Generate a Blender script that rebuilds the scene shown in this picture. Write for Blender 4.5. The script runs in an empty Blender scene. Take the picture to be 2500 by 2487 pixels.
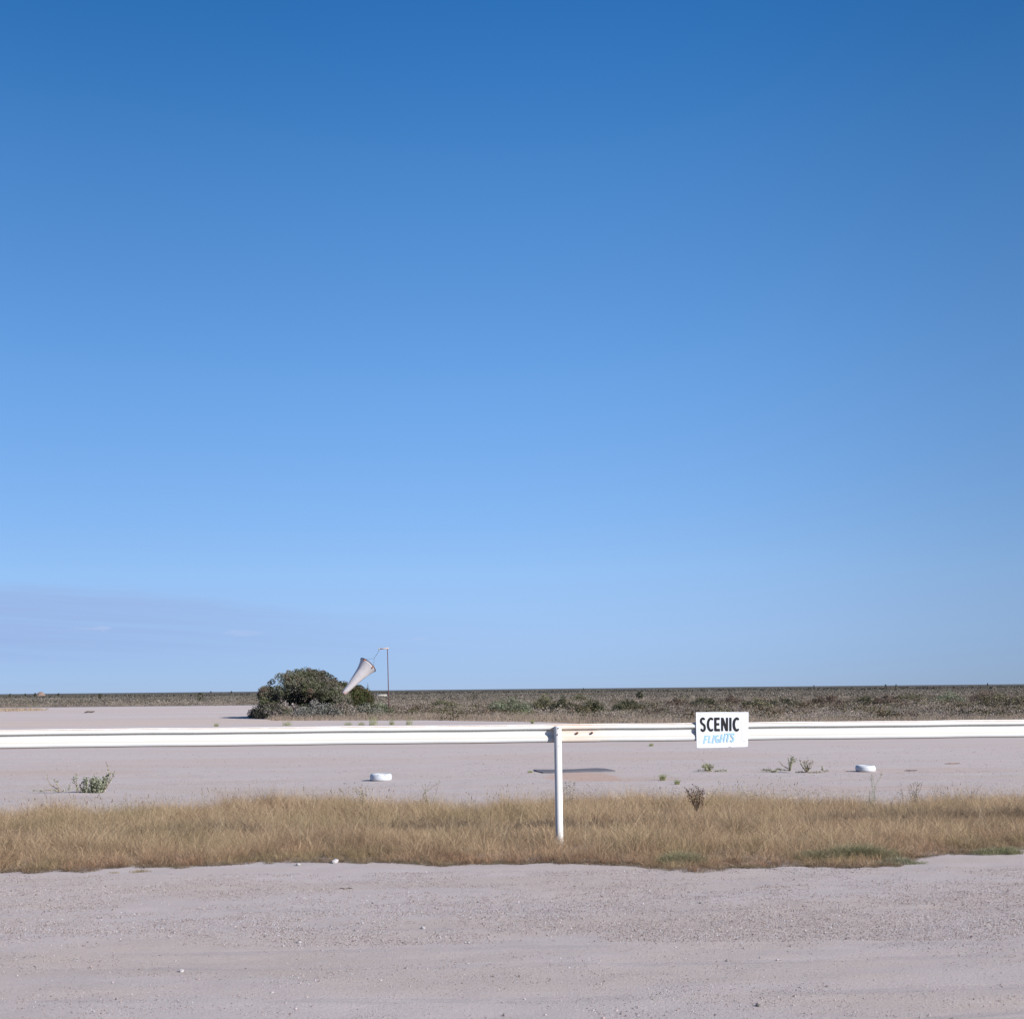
import bpy, math, random
import numpy as np
from mathutils import Matrix, Vector
R = math.radians
rng = np.random.default_rng(11)
random.seed(5)
sc = bpy.context.scene
C = sc.collection

# ------------------------------------------------------------------ camera
W0, H0, F0 = 2500.0, 2487.0, 3571.0       # photo size and focal length in its pixels
CAM_H, PITCH, ROLL = 2.66, math.atan(438/3571), -0.0098
cam = bpy.data.cameras.new('camera'); camo = bpy.data.objects.new('camera', cam); C.objects.link(camo)
cam.lens = F0/W0*36; cam.sensor_width = 36; cam.clip_start = 0.1; cam.clip_end = 200000
ROT = Matrix.Rotation(math.pi/2+PITCH, 3, 'X') @ Matrix.Rotation(ROLL, 3, 'Z')
camo.matrix_world = Matrix.Translation((0, 0, CAM_H)) @ ROT.to_4x4()
sc.camera = camo
# ------------------------------------------------------------------ light
SUN_EL, SUN_PHI = R(27), R(37)            # PHI: towards the camera side from +X
world = bpy.data.worlds.new('World'); sc.world = world; world.use_nodes = True
nt = world.node_tree; nt.nodes.clear()
def N(t, **k):
    n = nt.nodes.new(t)
    for a, b in k.items(): setattr(n, a, b)
    return n
out = N('ShaderNodeOutputWorld'); bg = N('ShaderNodeBackground'); bg.inputs['Strength'].default_value = 0.1
sky = N('ShaderNodeTexSky', sky_type='NISHITA', sun_disc=False)
sky.sun_elevation = SUN_EL; sky.sun_rotation = R(90)+SUN_PHI
sky.altitude = 100; sky.air_density = 0.7; sky.dust_density = 0.0; sky.ozone_density = 10.0
hs = N('ShaderNodeHueSaturation'); hs.inputs['Saturation'].default_value = 1.0
tint = N('ShaderNodeMix', data_type='RGBA', blend_type='MULTIPLY'); tint.inputs['Factor'].default_value = 1
nt.links.new(sky.outputs[0], hs.inputs['Color']); nt.links.new(hs.outputs[0], tint.inputs['A'])
# thin low cloud bank, by direction in the sky
tc = N('ShaderNodeTexCoord'); sep = N('ShaderNodeSeparateXYZ'); nt.links.new(tc.outputs['Generated'], sep.inputs[0])
def M(op, a, b=None, clamp=False):
    m = N('ShaderNodeMath', operation=op); m.use_clamp = clamp
    for i, v in enumerate((a, b)):
        if v is None: continue
        if isinstance(v, (int, float)): m.inputs[i].default_value = v
        else: nt.links.new(v, m.inputs[i])
    return m.outputs[0]
def MR(v, a, b, c, d, smooth=True):
    m = N('ShaderNodeMapRange'); m.interpolation_type = 'SMOOTHSTEP' if smooth else 'LINEAR'
    nt.links.new(v, m.inputs[0])
    for i, x in enumerate((a, b, c, d)): m.inputs[i+1].default_value = x
    return m.outputs[0]
# clear dry-air colour of the sky by height above the horizon
rampn = N('ShaderNodeValToRGB'); er = rampn.color_ramp; er.interpolation = 'B_SPLINE'; HUE = [(0.0, (.53, .53, .66)), (.035, (.86, .67, .68)), (.078, (1.24, .86, .72)), (.162, (1.36, 1.10, .90)), (.232, (1.30, 1.21, 1.0)), (.347, (.96, 1.22, 1.08)), (.441, (.42, 1.03, 1.08)), (1.0, (.5, 1.0, 1.05))]
while len(er.elements) < len(HUE): er.elements.new(.5)
for e_, (p_, c_) in zip(er.elements, HUE): e_.position = p_; e_.color = (*[v/1.4 for v in c_], 1)
nt.links.new(sep.outputs['Z'], rampn.inputs[0])
vs_ = N('ShaderNodeVectorMath', operation='SCALE'); nt.links.new(rampn.outputs[0], vs_.inputs[0])
ymax = M('MAXIMUM', sep.outputs['Y'], 0.05)
U = M('DIVIDE', sep.outputs['X'], ymax); V = M('DIVIDE', sep.outputs['Z'], ymax)
nt.links.new(M('MULTIPLY', M('MULTIPLY', MR(U, -.38, .1, .82, 1.0), MR(U, .12, .40, 1.0, .88)), 1.4), vs_.inputs['Scale']); nt.links.new(vs_.outputs[0], tint.inputs['B'])
cmb = N('ShaderNodeCombineXYZ'); nt.links.new(M('MULTIPLY', U, 5.0), cmb.inputs[0]); nt.links.new(M('MULTIPLY', V, 38.0), cmb.inputs[1])
no = N('ShaderNodeTexNoise'); no.inputs['Scale'].default_value = 1.0; no.inputs['Detail'].default_value = 6; no.inputs['Roughness'].default_value = 0.6
nt.links.new(cmb.outputs[0], no.inputs['Vector'])
cmb3 = N('ShaderNodeCombineXYZ'); nt.links.new(M('MULTIPLY', U, 3.0), cmb3.inputs[0]); nt.links.new(M('MULTIPLY', M('ADD', V, M('MULTIPLY', U, 0.06)), 150.0), cmb3.inputs[1])
nst = N('ShaderNodeTexNoise'); nst.inputs['Scale'].default_value = 1.0; nst.inputs['Detail'].default_value = 7; nst.inputs['Roughness'].default_value = 0.65
nt.links.new(cmb3.outputs[0], nst.inputs['Vector'])
top = M('ADD', M('MULTIPLY', U, -0.085), 0.047)                   # upper edge of bank falls to the right
tn = M('ADD', top, M('MULTIPLY', M('SUBTRACT', no.outputs[0], 0.5), 0.03))
d1 = M('SUBTRACT', tn, V)
m1 = MR(d1, -0.002, 0.012, 0, 1); m2 = MR(V, 0.008, 0.036, 0, 1)
m3 = MR(U, -0.4, 0.12, 1.0, 0.0)
mask = M('MULTIPLY', M('MULTIPLY', m1, m2), M('MULTIPLY', m3, MR(nst.outputs[0], 0.34, 0.62, 0.62, 1.0)))
cl = N('ShaderNodeMix', data_type='RGBA'); cl.inputs['B'].default_value = (1.95, 2.75, 4.6, 1)
CLOUD = cl
nt.links.new(M('MULTIPLY', mask, 0.88), cl.inputs['Factor']); nt.links.new(tint.outputs['Result'], cl.inputs['A'])
# two or three small bright puffs
cmb2 = N('ShaderNodeCombineXYZ'); nt.links.new(M('MULTIPLY', U, 28.0), cmb2.inputs[0]); nt.links.new(M('MULTIPLY', V, 110.0), cmb2.inputs[1])
no2 = N('ShaderNodeTexNoise'); no2.inputs['Scale'].default_value = 1.0; no2.inputs['Detail'].default_value = 5
nt.links.new(cmb2.outputs[0], no2.inputs['Vector'])
def puff(px, py, sx, sy):
    u0 = (px-1250)/F0; v0 = (1692-px*0.0098-py)/F0
    a = M('POWER', M('DIVIDE', M('SUBTRACT', U, u0), sx/F0), 2.0); b = M('POWER', M('DIVIDE', M('SUBTRACT', V, v0), sy/F0), 2.0)
    return MR(M('ADD', M('ADD', a, b), M('MULTIPLY', M('SUBTRACT', no2.outputs[0], 0.5), 7.0)), -0.6, 1.3, 1, 0)
pm = M('MAXIMUM', puff(190, 1540, 62, 15), M('MAXIMUM', M('MULTIPLY', puff(1040, 1559, 40, 6), 0.8), M('MULTIPLY', puff(590, 1545, 60, 8), 0.45)))
cl2 = N('ShaderNodeMix', data_type='RGBA'); cl2.inputs['B'].default_value = (3.4, 3.85, 5.2, 1); PUFF = cl2
nt.links.new(M('MULTIPLY', pm, 0.6), cl2.inputs['Factor']); nt.links.new(cl.outputs['Result'], cl2.inputs['A'])
nt.links.new(cl2.outputs['Result'], bg.inputs[0]); nt.links.new(bg.outputs[0], out.inputs[0])

sl = bpy.data.lights.new('sun', 'SUN'); sl.energy = 5.0; sl.angle = R(0.53); sl.color = (1.0, 0.955, 0.90)
slo = bpy.data.objects.new('sun', sl); C.objects.link(slo)
sd = Vector((math.cos(SUN_EL)*math.cos(SUN_PHI), -math.cos(SUN_EL)*math.sin(SUN_PHI), math.sin(SUN_EL)))
slo.rotation_euler = sd.to_track_quat('Z', 'Y').to_euler(); slo.location = (20, -15, 15)
sc.view_settings.view_transform = 'Standard'; sc.view_settings.look = 'None'
sc.view_settings.exposure = 0.75; sc.view_settings.gamma = 1.0

# ------------------------------------------------------------------ helpers
def ray(px, py):
    v = ROT @ Vector(((px-W0/2)/F0, -(py-H0/2)/F0, -1.0)); return v
def gp(px, py):                            # where that line of sight meets the ground
    v = ray(px, py); t = -CAM_H/v.z; return v.x*t, v.y*t
def dp(px, py, y):                         # the point of that line of sight at distance y
    v = ray(px, py); t = y/v.y; return Vector((v.x*t, y, CAM_H+v.z*t))
def hash2(i, j, s):
    n = (i.astype(np.int64)*374761393 + j.astype(np.int64)*668265263 + s*1442695) & 0xffffffff
    n = ((n ^ (n >> 13))*1274126177) & 0xffffffff
    return ((n ^ (n >> 16)) & 0xffff)/65535.0
def vn(x, y, s=0):                         # smooth value noise 0..1
    x = np.asarray(x, float); y = np.asarray(y, float)
    i = np.floor(x); j = np.floor(y); fx = x-i; fy = y-j
    fx = fx*fx*(3-2*fx); fy = fy*fy*(3-2*fy); i = i.astype(np.int64); j = j.astype(np.int64)
    return ((hash2(i, j, s)*(1-fx)+hash2(i+1, j, s)*fx)*(1-fy)+(hash2(i, j+1, s)*(1-fx)+hash2(i+1, j+1, s)*fx)*fy)
def fbm(x, y, s=0):
    return (vn(x, y, s)*0.5+vn(x*2.1, y*2.1, s+1)*0.3+vn(x*4.3, y*4.3, s+2)*0.2)
def gz(x, y):                              # ground height
    x = np.asarray(x, float); y = np.asarray(y, float)
    f = np.clip((70-y)/25, 0, 1)*np.clip((40-np.abs(x))/10, 0, 1)*np.clip((y+5)/5, 0, 1)
    berm = 0.05*np.clip(1-np.abs(y-26)/5, 0, 1)
    return f*(0.035*(vn(x*.35, y*.8, 3)-.5)+0.014*(vn(x*1.6, y*3.0, 5)-.5)+0.007*(vn(x*5, y*9, 7)-.5)+berm)
def link(name, me, mat, parent=None, smooth=False):
    o = bpy.data.objects.new(name, me); C.objects.link(o)
    if mat is not None: me.materials.append(mat)
    if parent is not None: o.parent = parent
    if smooth:
        me.polygons.foreach_set('use_smooth', np.ones(len(me.polygons), dtype=bool))
    return o
def mesh_np(name, Vv, Ff, mat, parent=None, col=None, smooth=False):
    Vv = np.ascontiguousarray(Vv, dtype=np.float32); Ff = np.ascontiguousarray(Ff, dtype=np.int32)
    me = bpy.data.meshes.new(name); k = Ff.shape[1]
    me.vertices.add(len(Vv)); me.vertices.foreach_set('co', Vv.ravel())
    me.loops.add(Ff.size); me.loops.foreach_set('vertex_index', Ff.ravel())
    me.polygons.add(len(Ff)); me.polygons.foreach_set('loop_start', np.arange(len(Ff), dtype=np.int32)*k)
    me.update(calc_edges=True)
    if col is not None:
        a = me.color_attributes.new('tone', 'FLOAT_COLOR', 'POINT')
        c4 = np.ones((len(Vv), 4), np.float32); c4[:, :3] = col; a.data.foreach_set('color', c4.ravel())
    return link(name, me, mat, parent, smooth)
class MB:
    def __init__(s): s.v = []; s.f = []
    def add(s, vs, fs):
        b = len(s.v); s.v += [tuple(v) for v in vs]; s.f += [tuple(b+i for i in f) for f in fs]
    def box(s, x0, x1, y0, y1, z0, z1):
        s.add([(x, y, z) for x in (x0, x1) for y in (y0, y1) for z in (z0, z1)],
              [(0, 1, 3, 2), (4, 6, 7, 5), (0, 4, 5, 1), (2, 3, 7, 6), (0, 2, 6, 4), (1, 5, 7, 3)])
    def tube(s, pts, rad, n=10, cap=True):
        pts = [Vector(p) for p in pts]; rad = [rad]*len(pts) if isinstance(rad, (int, float)) else rad
        vs = []
        for i, p in enumerate(pts):
            t = (pts[min(i+1, len(pts)-1)]-pts[max(i-1, 0)]).normalized()
            a = t.orthogonal().normalized() if abs(t.z) < .95 else Vector((1, 0, 0)).cross(t).normalized()
            if abs(t.z) < .95: a = Vector((0, 0, 1)).cross(t).normalized()
            b = t.cross(a)
            vs += [p+(a*math.cos(2*math.pi*k/n)+b*math.sin(2*math.pi*k/n))*rad[i] for k in range(n)]
        fs = [(i*n+k, i*n+(k+1) % n, (i+1)*n+(k+1) % n, (i+1)*n+k) for i in range(len(pts)-1) for k in range(n)]
        if cap: fs += [tuple(range(n))[::-1], tuple((len(pts)-1)*n+k for k in range(n))]
        s.add(vs, fs)
    def lathe(s, prof, n=48, closed=False, c=(0, 0, 0)):
        vs = [(c[0]+r*math.cos(2*math.pi*k/n), c[1]+r*math.sin(2*math.pi*k/n), c[2]+z) for r, z in prof for k in range(n)]
        m = len(prof); fs = []
        for i in range(m if closed else m-1):
            j = (i+1) % m
            fs += [(i*n+k, i*n+(k+1) % n, j*n+(k+1) % n, j*n+k) for k in range(n)]
        s.add(vs, fs)
    def build(s, name, mat, parent=None, smooth=False):
        me = bpy.data.meshes.new(name); me.from_pydata(s.v, [], s.f); me.update(); me.validate()
        return link(name, me, mat, parent, smooth)
def tag(o, label=None, cat=None, group=None, kind=None):
    for k, v in (('label', label), ('category', cat), ('group', group), ('kind', kind)):
        if v: o[k] = v
    return o
def thing(name, label, cat, loc, group=None):
    o = bpy.data.objects.new(name, None); C.objects.link(o); o.location = loc; o.empty_display_size = .2
    return tag(o, label, cat, group)

# ------------------------------------------------------------------ materials
class Mat:
    def __init__(s, name):
        s.m = bpy.data.materials.new(name); s.m.use_nodes = True; s.t = s.m.node_tree; s.t.nodes.clear()
        s.out = s.t.nodes.new('ShaderNodeOutputMaterial'); s.co = None
    def n(s, t, **k):
        x = s.t.nodes.new(t)
        for a, b in k.items(): setattr(x, a, b)
        return x
    def l(s, a, b): s.t.links.new(a, b)
    def obj(s):
        if s.co is None: s.co = s.n('ShaderNodeTexCoord').outputs['Object']
        return s.co
    def noise(s, scale, detail=3, rough=.55, stretch=None, src=None):
        v = src or s.obj()
        if stretch:
            mp = s.n('ShaderNodeMapping'); mp.inputs['Scale'].default_value = stretch; s.l(v, mp.inputs[0]); v = mp.outputs[0]
        x = s.n('ShaderNodeTexNoise'); x.inputs['Scale'].default_value = scale; x.inputs['Detail'].default_value = detail
        x.inputs['Roughness'].default_value = rough; s.l(v, x.inputs['Vector']); return x.outputs[0]
    def math(s, op, a, b=None, clamp=False):
        m = s.n('ShaderNodeMath', operation=op); m.use_clamp = clamp
        for i, v in enumerate((a, b)):
            if v is None: continue
            if isinstance(v, (int, float)): m.inputs[i].default_value = v
            else: s.l(v, m.inputs[i])
        return m.outputs[0]
    def mr(s, v, a, b, c=0, d=1):
        m = s.n('ShaderNodeMapRange', interpolation_type='SMOOTHSTEP'); s.l(v, m.inputs[0])
        for i, x in enumerate((a, b, c, d)): m.inputs[i+1].default_value = x
        return m.outputs[0]
    def mix(s, f, a, b, mode='MIX'):
        m = s.n('ShaderNodeMix', data_type='RGBA', blend_type=mode)
        for key, v in (('Factor', f), ('A', a), ('B', b)):
            i = m.inputs[key]
            if isinstance(v, (int, float)): i.default_value = v
            elif isinstance(v, tuple): i.default_value = (*v, 1)
            else: s.l(v, i)
        return m.outputs['Result']
    def bsdf(s, col, rough=.8, bump=None, dist=.01, strength=1.0, spec=.3, transl=0.0, metallic=0.0):
        b = s.n('ShaderNodeBsdfPrincipled'); b.inputs['Specular IOR Level'].default_value = spec
        b.inputs['Metallic'].default_value = metallic
        if isinstance(rough, (int, float)): b.inputs['Roughness'].default_value = rough
        else: s.l(rough, b.inputs['Roughness'])
        if isinstance(col, tuple): b.inputs['Base Color'].default_value = (*col, 1)
        else: s.l(col, b.inputs['Base Color'])
        if bump is not None:
            bp = s.n('ShaderNodeBump'); bp.inputs['Distance'].default_value = dist
            if isinstance(strength, (int, float)): bp.inputs['Strength'].default_value = strength
            else: s.l(strength, bp.inputs['Strength'])
            s.l(bump, bp.inputs['Height']); s.l(bp.outputs[0], b.inputs['Normal'])
        o = b.outputs[0]
        if transl:
            tr = s.n('ShaderNodeBsdfTranslucent')
            if isinstance(col, tuple): tr.inputs[0].default_value = (*col, 1)
            else: s.l(col, tr.inputs[0])
            mx = s.n('ShaderNodeMixShader'); mx.inputs[0].default_value = transl
            s.l(o, mx.inputs[1]); s.l(tr.outputs[0], mx.inputs[2]); o = mx.outputs[0]
        s.l(o, s.out.inputs[0]); return s.m
def foliage_mat(name, transl=.25, spec=.15, rough=.7):
    m = Mat(name); a = m.n('ShaderNodeAttribute', attribute_name='tone'); n = m.noise(9, 2)
    c = m.mix(1.0, a.outputs['Color'], m.mix(n, (.86, .86, .86), (1.14, 1.14, 1.14)), 'MULTIPLY')
    return m.bsdf(c, rough, spec=spec, transl=transl)
M_grass = foliage_mat('dry_grass', .16); M_leaf = foliage_mat('leaves', .18); M_scrub = foliage_mat('scrub', .15, .05, .9)
M_stem = foliage_mat('stems', .05, .1, .9)

m = Mat('bare_gravel_ground')
sp = m.n('ShaderNodeSeparateXYZ'); m.l(m.obj(), sp.inputs[0]); X, Y = sp.outputs[0], sp.outputs[1]
G1 = (.408, .355, .338); G2 = (.395, .333, .298); G3 = (.435, .390, .38)
big = m.noise(.35, 4, .6, (.45, 1.3, 1)); med = m.noise(1.3, 5, .65, (.6, 1.2, 1)); streak = m.noise(2.4, 5, .65, (.35, 1.2, 1))
col = m.mix(m.mr(big, .38, .62), G1, G2)
col = m.mix(m.mr(streak, .52, .72, 0, .45), col, G3)
col = m.mix(m.mr(med, .35, .7, 0, .32), col, (.345, .305, .298))
far = m.noise(.06, 4, .6, (.35, 1.5, 1))
farcol = m.mix(m.mr(far, .35, .65), (.462, .402, .380), (.432, .366, .332))
col = m.mix(m.mr(Y, 30, 70), col, m.mix(.55, col, farcol)); col = m.mix(m.mr(Y, 70, 135), col, farcol)
# grain
fine = m.noise(55, 4, .85); grit = m.noise(26, 4, .8)
near = m.mr(Y, 20, 60, 1, .55)
col = m.mix(m.math('MULTIPLY', m.mr(fine, .33, .47, .9, 0), near), col, m.mix(.55, col, (.13, .11, .11)))
col = m.mix(m.math('MULTIPLY', m.mr(grit, .58, .70, 0, .55), near), col, (.55, .51, .52))
# reddish soil: small patch by the dark patch, band at far left, thin streaks
def blob(cx, cy, rx, ry, amt, sn=.6):
    a = m.math('POWER', m.math('DIVIDE', m.math('SUBTRACT', X, cx), rx), 2.0); b = m.math('POWER', m.math('DIVIDE', m.math('SUBTRACT', Y, cy), ry), 2.0)
    w = m.math('ADD', m.math('ADD', a, b), m.math('MULTIPLY', m.math('SUBTRACT', med, .5), 2.2))
    return m.mr(w, sn, 1.2, amt, 0)
c0 = gp(1440, 1898); RS = (.40, .275, .215)
for (px, py, rw, ry, amt) in ((1425, 1896, 95, 2.3, .75), (1560, 1902, 110, .9, .35), (90, 1888, 300, 2.0, .25), (2250, 1880, 260, 1.5, .25), (1500, 1845, 420, 4, .22), (2100, 1925, 300, 1.0, .28), (560, 1860, 500, 3.5, .15)):
    gx, gy = gp(px, py); col = m.mix(blob(gx, gy, rw/F0*gy, ry, amt), col, RS)
gx, gy = gp(250, 1765); col = m.mix(blob(gx, gy, 24, 14, .5, .3), col, (.47, .365, .30))
gx, gy = gp(300, 1733); col = m.mix(blob(gx, gy, 60, 16, .3, .3), col, (.45, .36, .32))
# scrub soil beyond the edge of the bare field
cv = m.n('ShaderNodeFloatCurve'); cmap = cv.mapping.curves[0]
EDGE = [(-100, 285), (-60, 285), (-31, 285), (-26, 150), (-22, 136), (-8, 131), (2, 120), (8, 106), (14, 97), (60, 90), (100, 90)]
def edge_y(x): return np.interp(x, [e[0] for e in EDGE], [e[1] for e in EDGE])
while len(cmap.points) < len(EDGE): cmap.points.new(.5, .5)
for p, (ex, ey) in zip(cmap.points, EDGE): p.location = ((ex+100)/200, ey/300); p.handle_type = 'VECTOR'
cv.mapping.update(); m.l(m.math('DIVIDE', m.math('ADD', X, 100), 200, True), cv.inputs['Value'])
ed = m.math('ADD', m.math('MULTIPLY', cv.outputs[0], 300), m.math('MULTIPLY', m.math('SUBTRACT', far, .5), 14))
def track(x0, y0, sl, cu, w=.11):
    dx = m.math('SUBTRACT', X, x0); yy = m.math('ADD', m.math('ADD', m.math('MULTIPLY', dx, sl), m.math('MULTIPLY', m.math('MULTIPLY', dx, dx), cu)), y0)
    d_ = m.math('ABSOLUTE', m.math('SUBTRACT', Y, yy)); return m.mr(d_, w*.5, w*1.3, 1, 0)
tr = None
for a_ in ((0, 13.1, .02, .012), (0, 14.6, .02, .012), (2, 16.6, -.03, .010), (2, 18.0, -.03, .010), (4.5, 12.3, .35, .03), (3.4, 12.2, .38, .03), (-3, 15.5, .05, -.004), (0, 37, .03, .0), (0, 38.6, .03, 0)):
    t_ = track(*a_); tr = t_ if tr is None else m.math('MAXIMUM', tr, t_)
tr = m.math('MULTIPLY', tr, m.mr(med, .40, .62, 0, 1)); col = m.mix(m.math('MULTIPLY', tr, .32), col, (.30, .265, .265))
inscrub = m.mr(m.math('SUBTRACT', Y, ed), -1.5, 2.5)
sv = m.noise(.05, 4, .6, (.5, 1, 1)); sfar = m.noise(.004, 5, .6, (.25, 1, 1))
scol = m.mix(m.mr(sv, .35, .65), (.22, .185, .17), (.17, .15, .13)); scol = m.mix(m.mr(Y, 300, 900), scol, m.mix(m.mr(sfar, .4, .6), (.088, .088, .085), (.112, .108, .100)))
col = m.mix(inscrub, col, scol)
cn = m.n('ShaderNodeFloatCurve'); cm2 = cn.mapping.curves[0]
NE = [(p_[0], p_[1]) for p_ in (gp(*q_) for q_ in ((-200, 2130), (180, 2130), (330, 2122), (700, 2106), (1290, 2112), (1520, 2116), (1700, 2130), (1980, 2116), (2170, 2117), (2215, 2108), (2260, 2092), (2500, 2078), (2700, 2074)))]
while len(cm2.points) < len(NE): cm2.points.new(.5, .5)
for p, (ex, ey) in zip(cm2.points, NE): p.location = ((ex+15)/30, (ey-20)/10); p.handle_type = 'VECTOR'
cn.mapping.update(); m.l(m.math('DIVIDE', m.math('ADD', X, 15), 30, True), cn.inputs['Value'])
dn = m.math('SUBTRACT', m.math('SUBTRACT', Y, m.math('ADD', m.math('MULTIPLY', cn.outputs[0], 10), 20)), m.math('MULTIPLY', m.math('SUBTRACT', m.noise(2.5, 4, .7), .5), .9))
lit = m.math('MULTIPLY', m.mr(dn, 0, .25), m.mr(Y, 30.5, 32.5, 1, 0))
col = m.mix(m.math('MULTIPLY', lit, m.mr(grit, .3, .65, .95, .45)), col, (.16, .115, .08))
vr = m.n('ShaderNodeTexVoronoi'); vr.inputs['Scale'].default_value = 38; m.l(m.obj(), vr.inputs['Vector'])
hgt = m.math('ADD', m.math('MULTIPLY', fine, .5), m.math('ADD', m.math('MULTIPLY', grit, .9), m.math('ADD', m.math('MULTIPLY', vr.outputs['Distance'], -.12), m.math('MULTIPLY', tr, -.5))))
M_ground = m.bsdf(col, .95, bump=hgt, dist=.012, strength=m.mr(Y, 25, 70, .75, .15), spec=.08)

def white_paint(name, base=(.6, .6, .6), rust=0.0, rusts=(.30, .14, .07), sc_=3.0):
    m = Mat(name); n1 = m.noise(sc_, 5, .7); n2 = m.noise(40, 3, .6); n3 = m.noise(6, 5, .75, (.5, 1, 3))
    c = m.mix(m.mr(n1, .4, .75, 0, .35), base, (.40, .395, .385)); c = m.mix(m.mr(n3, .72-rust*.3, .80-rust*.2, 0, .8), c, rusts)
    return m.bsdf(c, .45, bump=n2, dist=.002, strength=.2, spec=.4)
M_white = white_paint('weathered_white_paint')
M_tyre = white_paint('white_painted_rubber', (.46, .48, .51))
def flat(name, col, rough=.7, amt=.15, scale=8, metallic=0.):
    m = Mat(name); n = m.noise(scale, 4, .65); lo = tuple(c*(1-amt) for c in col); hi = tuple(min(1, c*(1+amt)) for c in col)
    return m.bsdf(m.mix(n, lo, hi), rough, bump=n, dist=.003, strength=.3, spec=.2, metallic=metallic)
M_rust = flat('rusty_steel', (.17, .085, .05), .8, .4, 30)
M_rustline = flat('rust_stained_edge', (.36, .22, .14), .85, .45, 9)
M_dark = flat('dark_bolt', (.07, .06, .06), .6)
M_black = flat('black_sign_paint', (.014, .012, .013), .5, .2)
M_blue = flat('pale_blue_sign_paint', (.28, .445, .62), .6, .12, 30)
M_pole = flat('weathered_steel_pole', (.10, .055, .06), .8, .35, 2)
M_arm = flat('worn_painted_arm', (.45, .33, .25), .8, .45, 8)
M_cord = flat('grey_cord', (.10, .12, .15), .9)
M_bark = flat('grey_bark', (.10, .08, .07), .95, .4, 6)
M_mound = flat('bulldozed_earth', (.19, .135, .11), .95, .25, .9)
M_pale = flat('pale_rubble', (.33, .31, .28), .95, .15, 1.5)
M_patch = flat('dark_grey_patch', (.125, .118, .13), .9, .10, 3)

# ------------------------------------------------------------------ the ground: one sheet to the horizon
def axis(lo, hi, step, far_, g=1.35):
    a = list(np.arange(lo, hi+step/2, step)); s = step; v = a[-1]
    up = []
    while v < far_: s *= g; v += s; up.append(v)
    s = step; v = a[0]; dn = []
    while v > -far_: s *= g; v -= s; dn.append(v)
    return np.array(dn[::-1]+a+up)
xs = axis(-13, 13, .11, 90000); ys = axis(8, 62, .12, 90000)
gx, gy = np.meshgrid(xs, ys, indexing='ij'); VV = np.stack([gx, gy, gz(gx, gy)], -1).reshape(-1, 3)
nx, ny = len(xs), len(ys); ii, jj = np.meshgrid(np.arange(nx-1), np.arange(ny-1), indexing='ij')
q = (ii*ny+jj).ravel(); FF = np.stack([q, q+ny, q+ny+1, q+1], -1)
tag(mesh_np('ground', VV, FF, M_ground, smooth=True), kind='structure')
def gpz(px, py): x, y = gp(px, py); return Vector((x, y, float(gz(x, y))))

# dark grey lens-shaped patch on the bare ground
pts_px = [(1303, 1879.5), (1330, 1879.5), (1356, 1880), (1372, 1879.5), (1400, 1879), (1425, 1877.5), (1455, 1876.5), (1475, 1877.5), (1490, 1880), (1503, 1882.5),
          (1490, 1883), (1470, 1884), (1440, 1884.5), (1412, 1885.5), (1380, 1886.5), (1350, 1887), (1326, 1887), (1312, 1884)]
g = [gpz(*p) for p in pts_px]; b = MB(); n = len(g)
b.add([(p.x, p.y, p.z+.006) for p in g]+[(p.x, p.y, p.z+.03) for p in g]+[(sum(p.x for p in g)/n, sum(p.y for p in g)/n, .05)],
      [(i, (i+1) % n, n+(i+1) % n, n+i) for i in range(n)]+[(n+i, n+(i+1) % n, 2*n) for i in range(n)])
tag(b.build('dark_ground_patch', M_patch), kind='structure')

# ------------------------------------------------------------------ leaf helpers
def unit(n):
    v = rng.normal(size=(n, 3)); return v/np.linalg.norm(v, axis=1, keepdims=True)
def quads(Cc, size, col, aspect=.5):
    n = len(Cc); u = unit(n); w = unit(n); v = np.cross(u, w); v /= np.linalg.norm(v, axis=1, keepdims=True)+1e-9
    s = (np.ones(n)*size if np.isscalar(size) else size)[:, None]
    P = np.stack([Cc-u*s, Cc-v*s*aspect, Cc+u*s, Cc+v*s*aspect], 1).reshape(-1, 3)
    return P, np.arange(4*n).reshape(-1, 4), np.repeat(col, 4, axis=0)
def join(parts):
    Vs, Fs, Cs = [], [], []; b = 0
    for v, f, c in parts: Vs.append(v); Fs.append(f+b); Cs.append(c); b += len(v)
    return np.concatenate(Vs), np.concatenate(Fs), np.concatenate(Cs)
def blades(P, h, w, lean, col, seg=3):
    """grass blades as narrow curved strips: P roots (n,3)"""
    n = len(P); a = rng.uniform(0, 2*np.pi, n); d = np.stack([np.cos(a), np.sin(a), 0*a], 1)
    sa = rng.uniform(0, np.pi, n); sdv = np.stack([np.cos(sa), np.sin(sa)*.4, 0*sa], 1)
    rows = []
    for k in range(seg+1):
        t = k/seg; c = P+d*(lean*h*t**1.8)[:, None]; c[:, 2] += h*(t-.18*lean*t*t)
        ww = (w*(1-t)**.6 if k < seg else w*.12)[:, None] if not np.isscalar(w) else w*((1-t)**.6 if k < seg else .12)
        rows.append(c-sdv*ww); rows.append(c+sdv*ww)
    V = np.stack(rows, 1).reshape(-1, 3); m_ = 2*(seg+1); b = np.arange(n)[:, None]*m_
    F = np.concatenate([np.concatenate([b+2*k, b+2*k+1, b+2*k+3, b+2*k+2], 1) for k in range(seg)], 0)
    return V, F, np.repeat(col, m_, axis=0)
def pick(cols, n, jit=.12, w=None):
    cols = np.array(cols, float); i = rng.choice(len(cols), n, p=w); c = cols[i]*rng.normal(1, jit, (n, 1))
    return np.clip(c, .01, .95)

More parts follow.
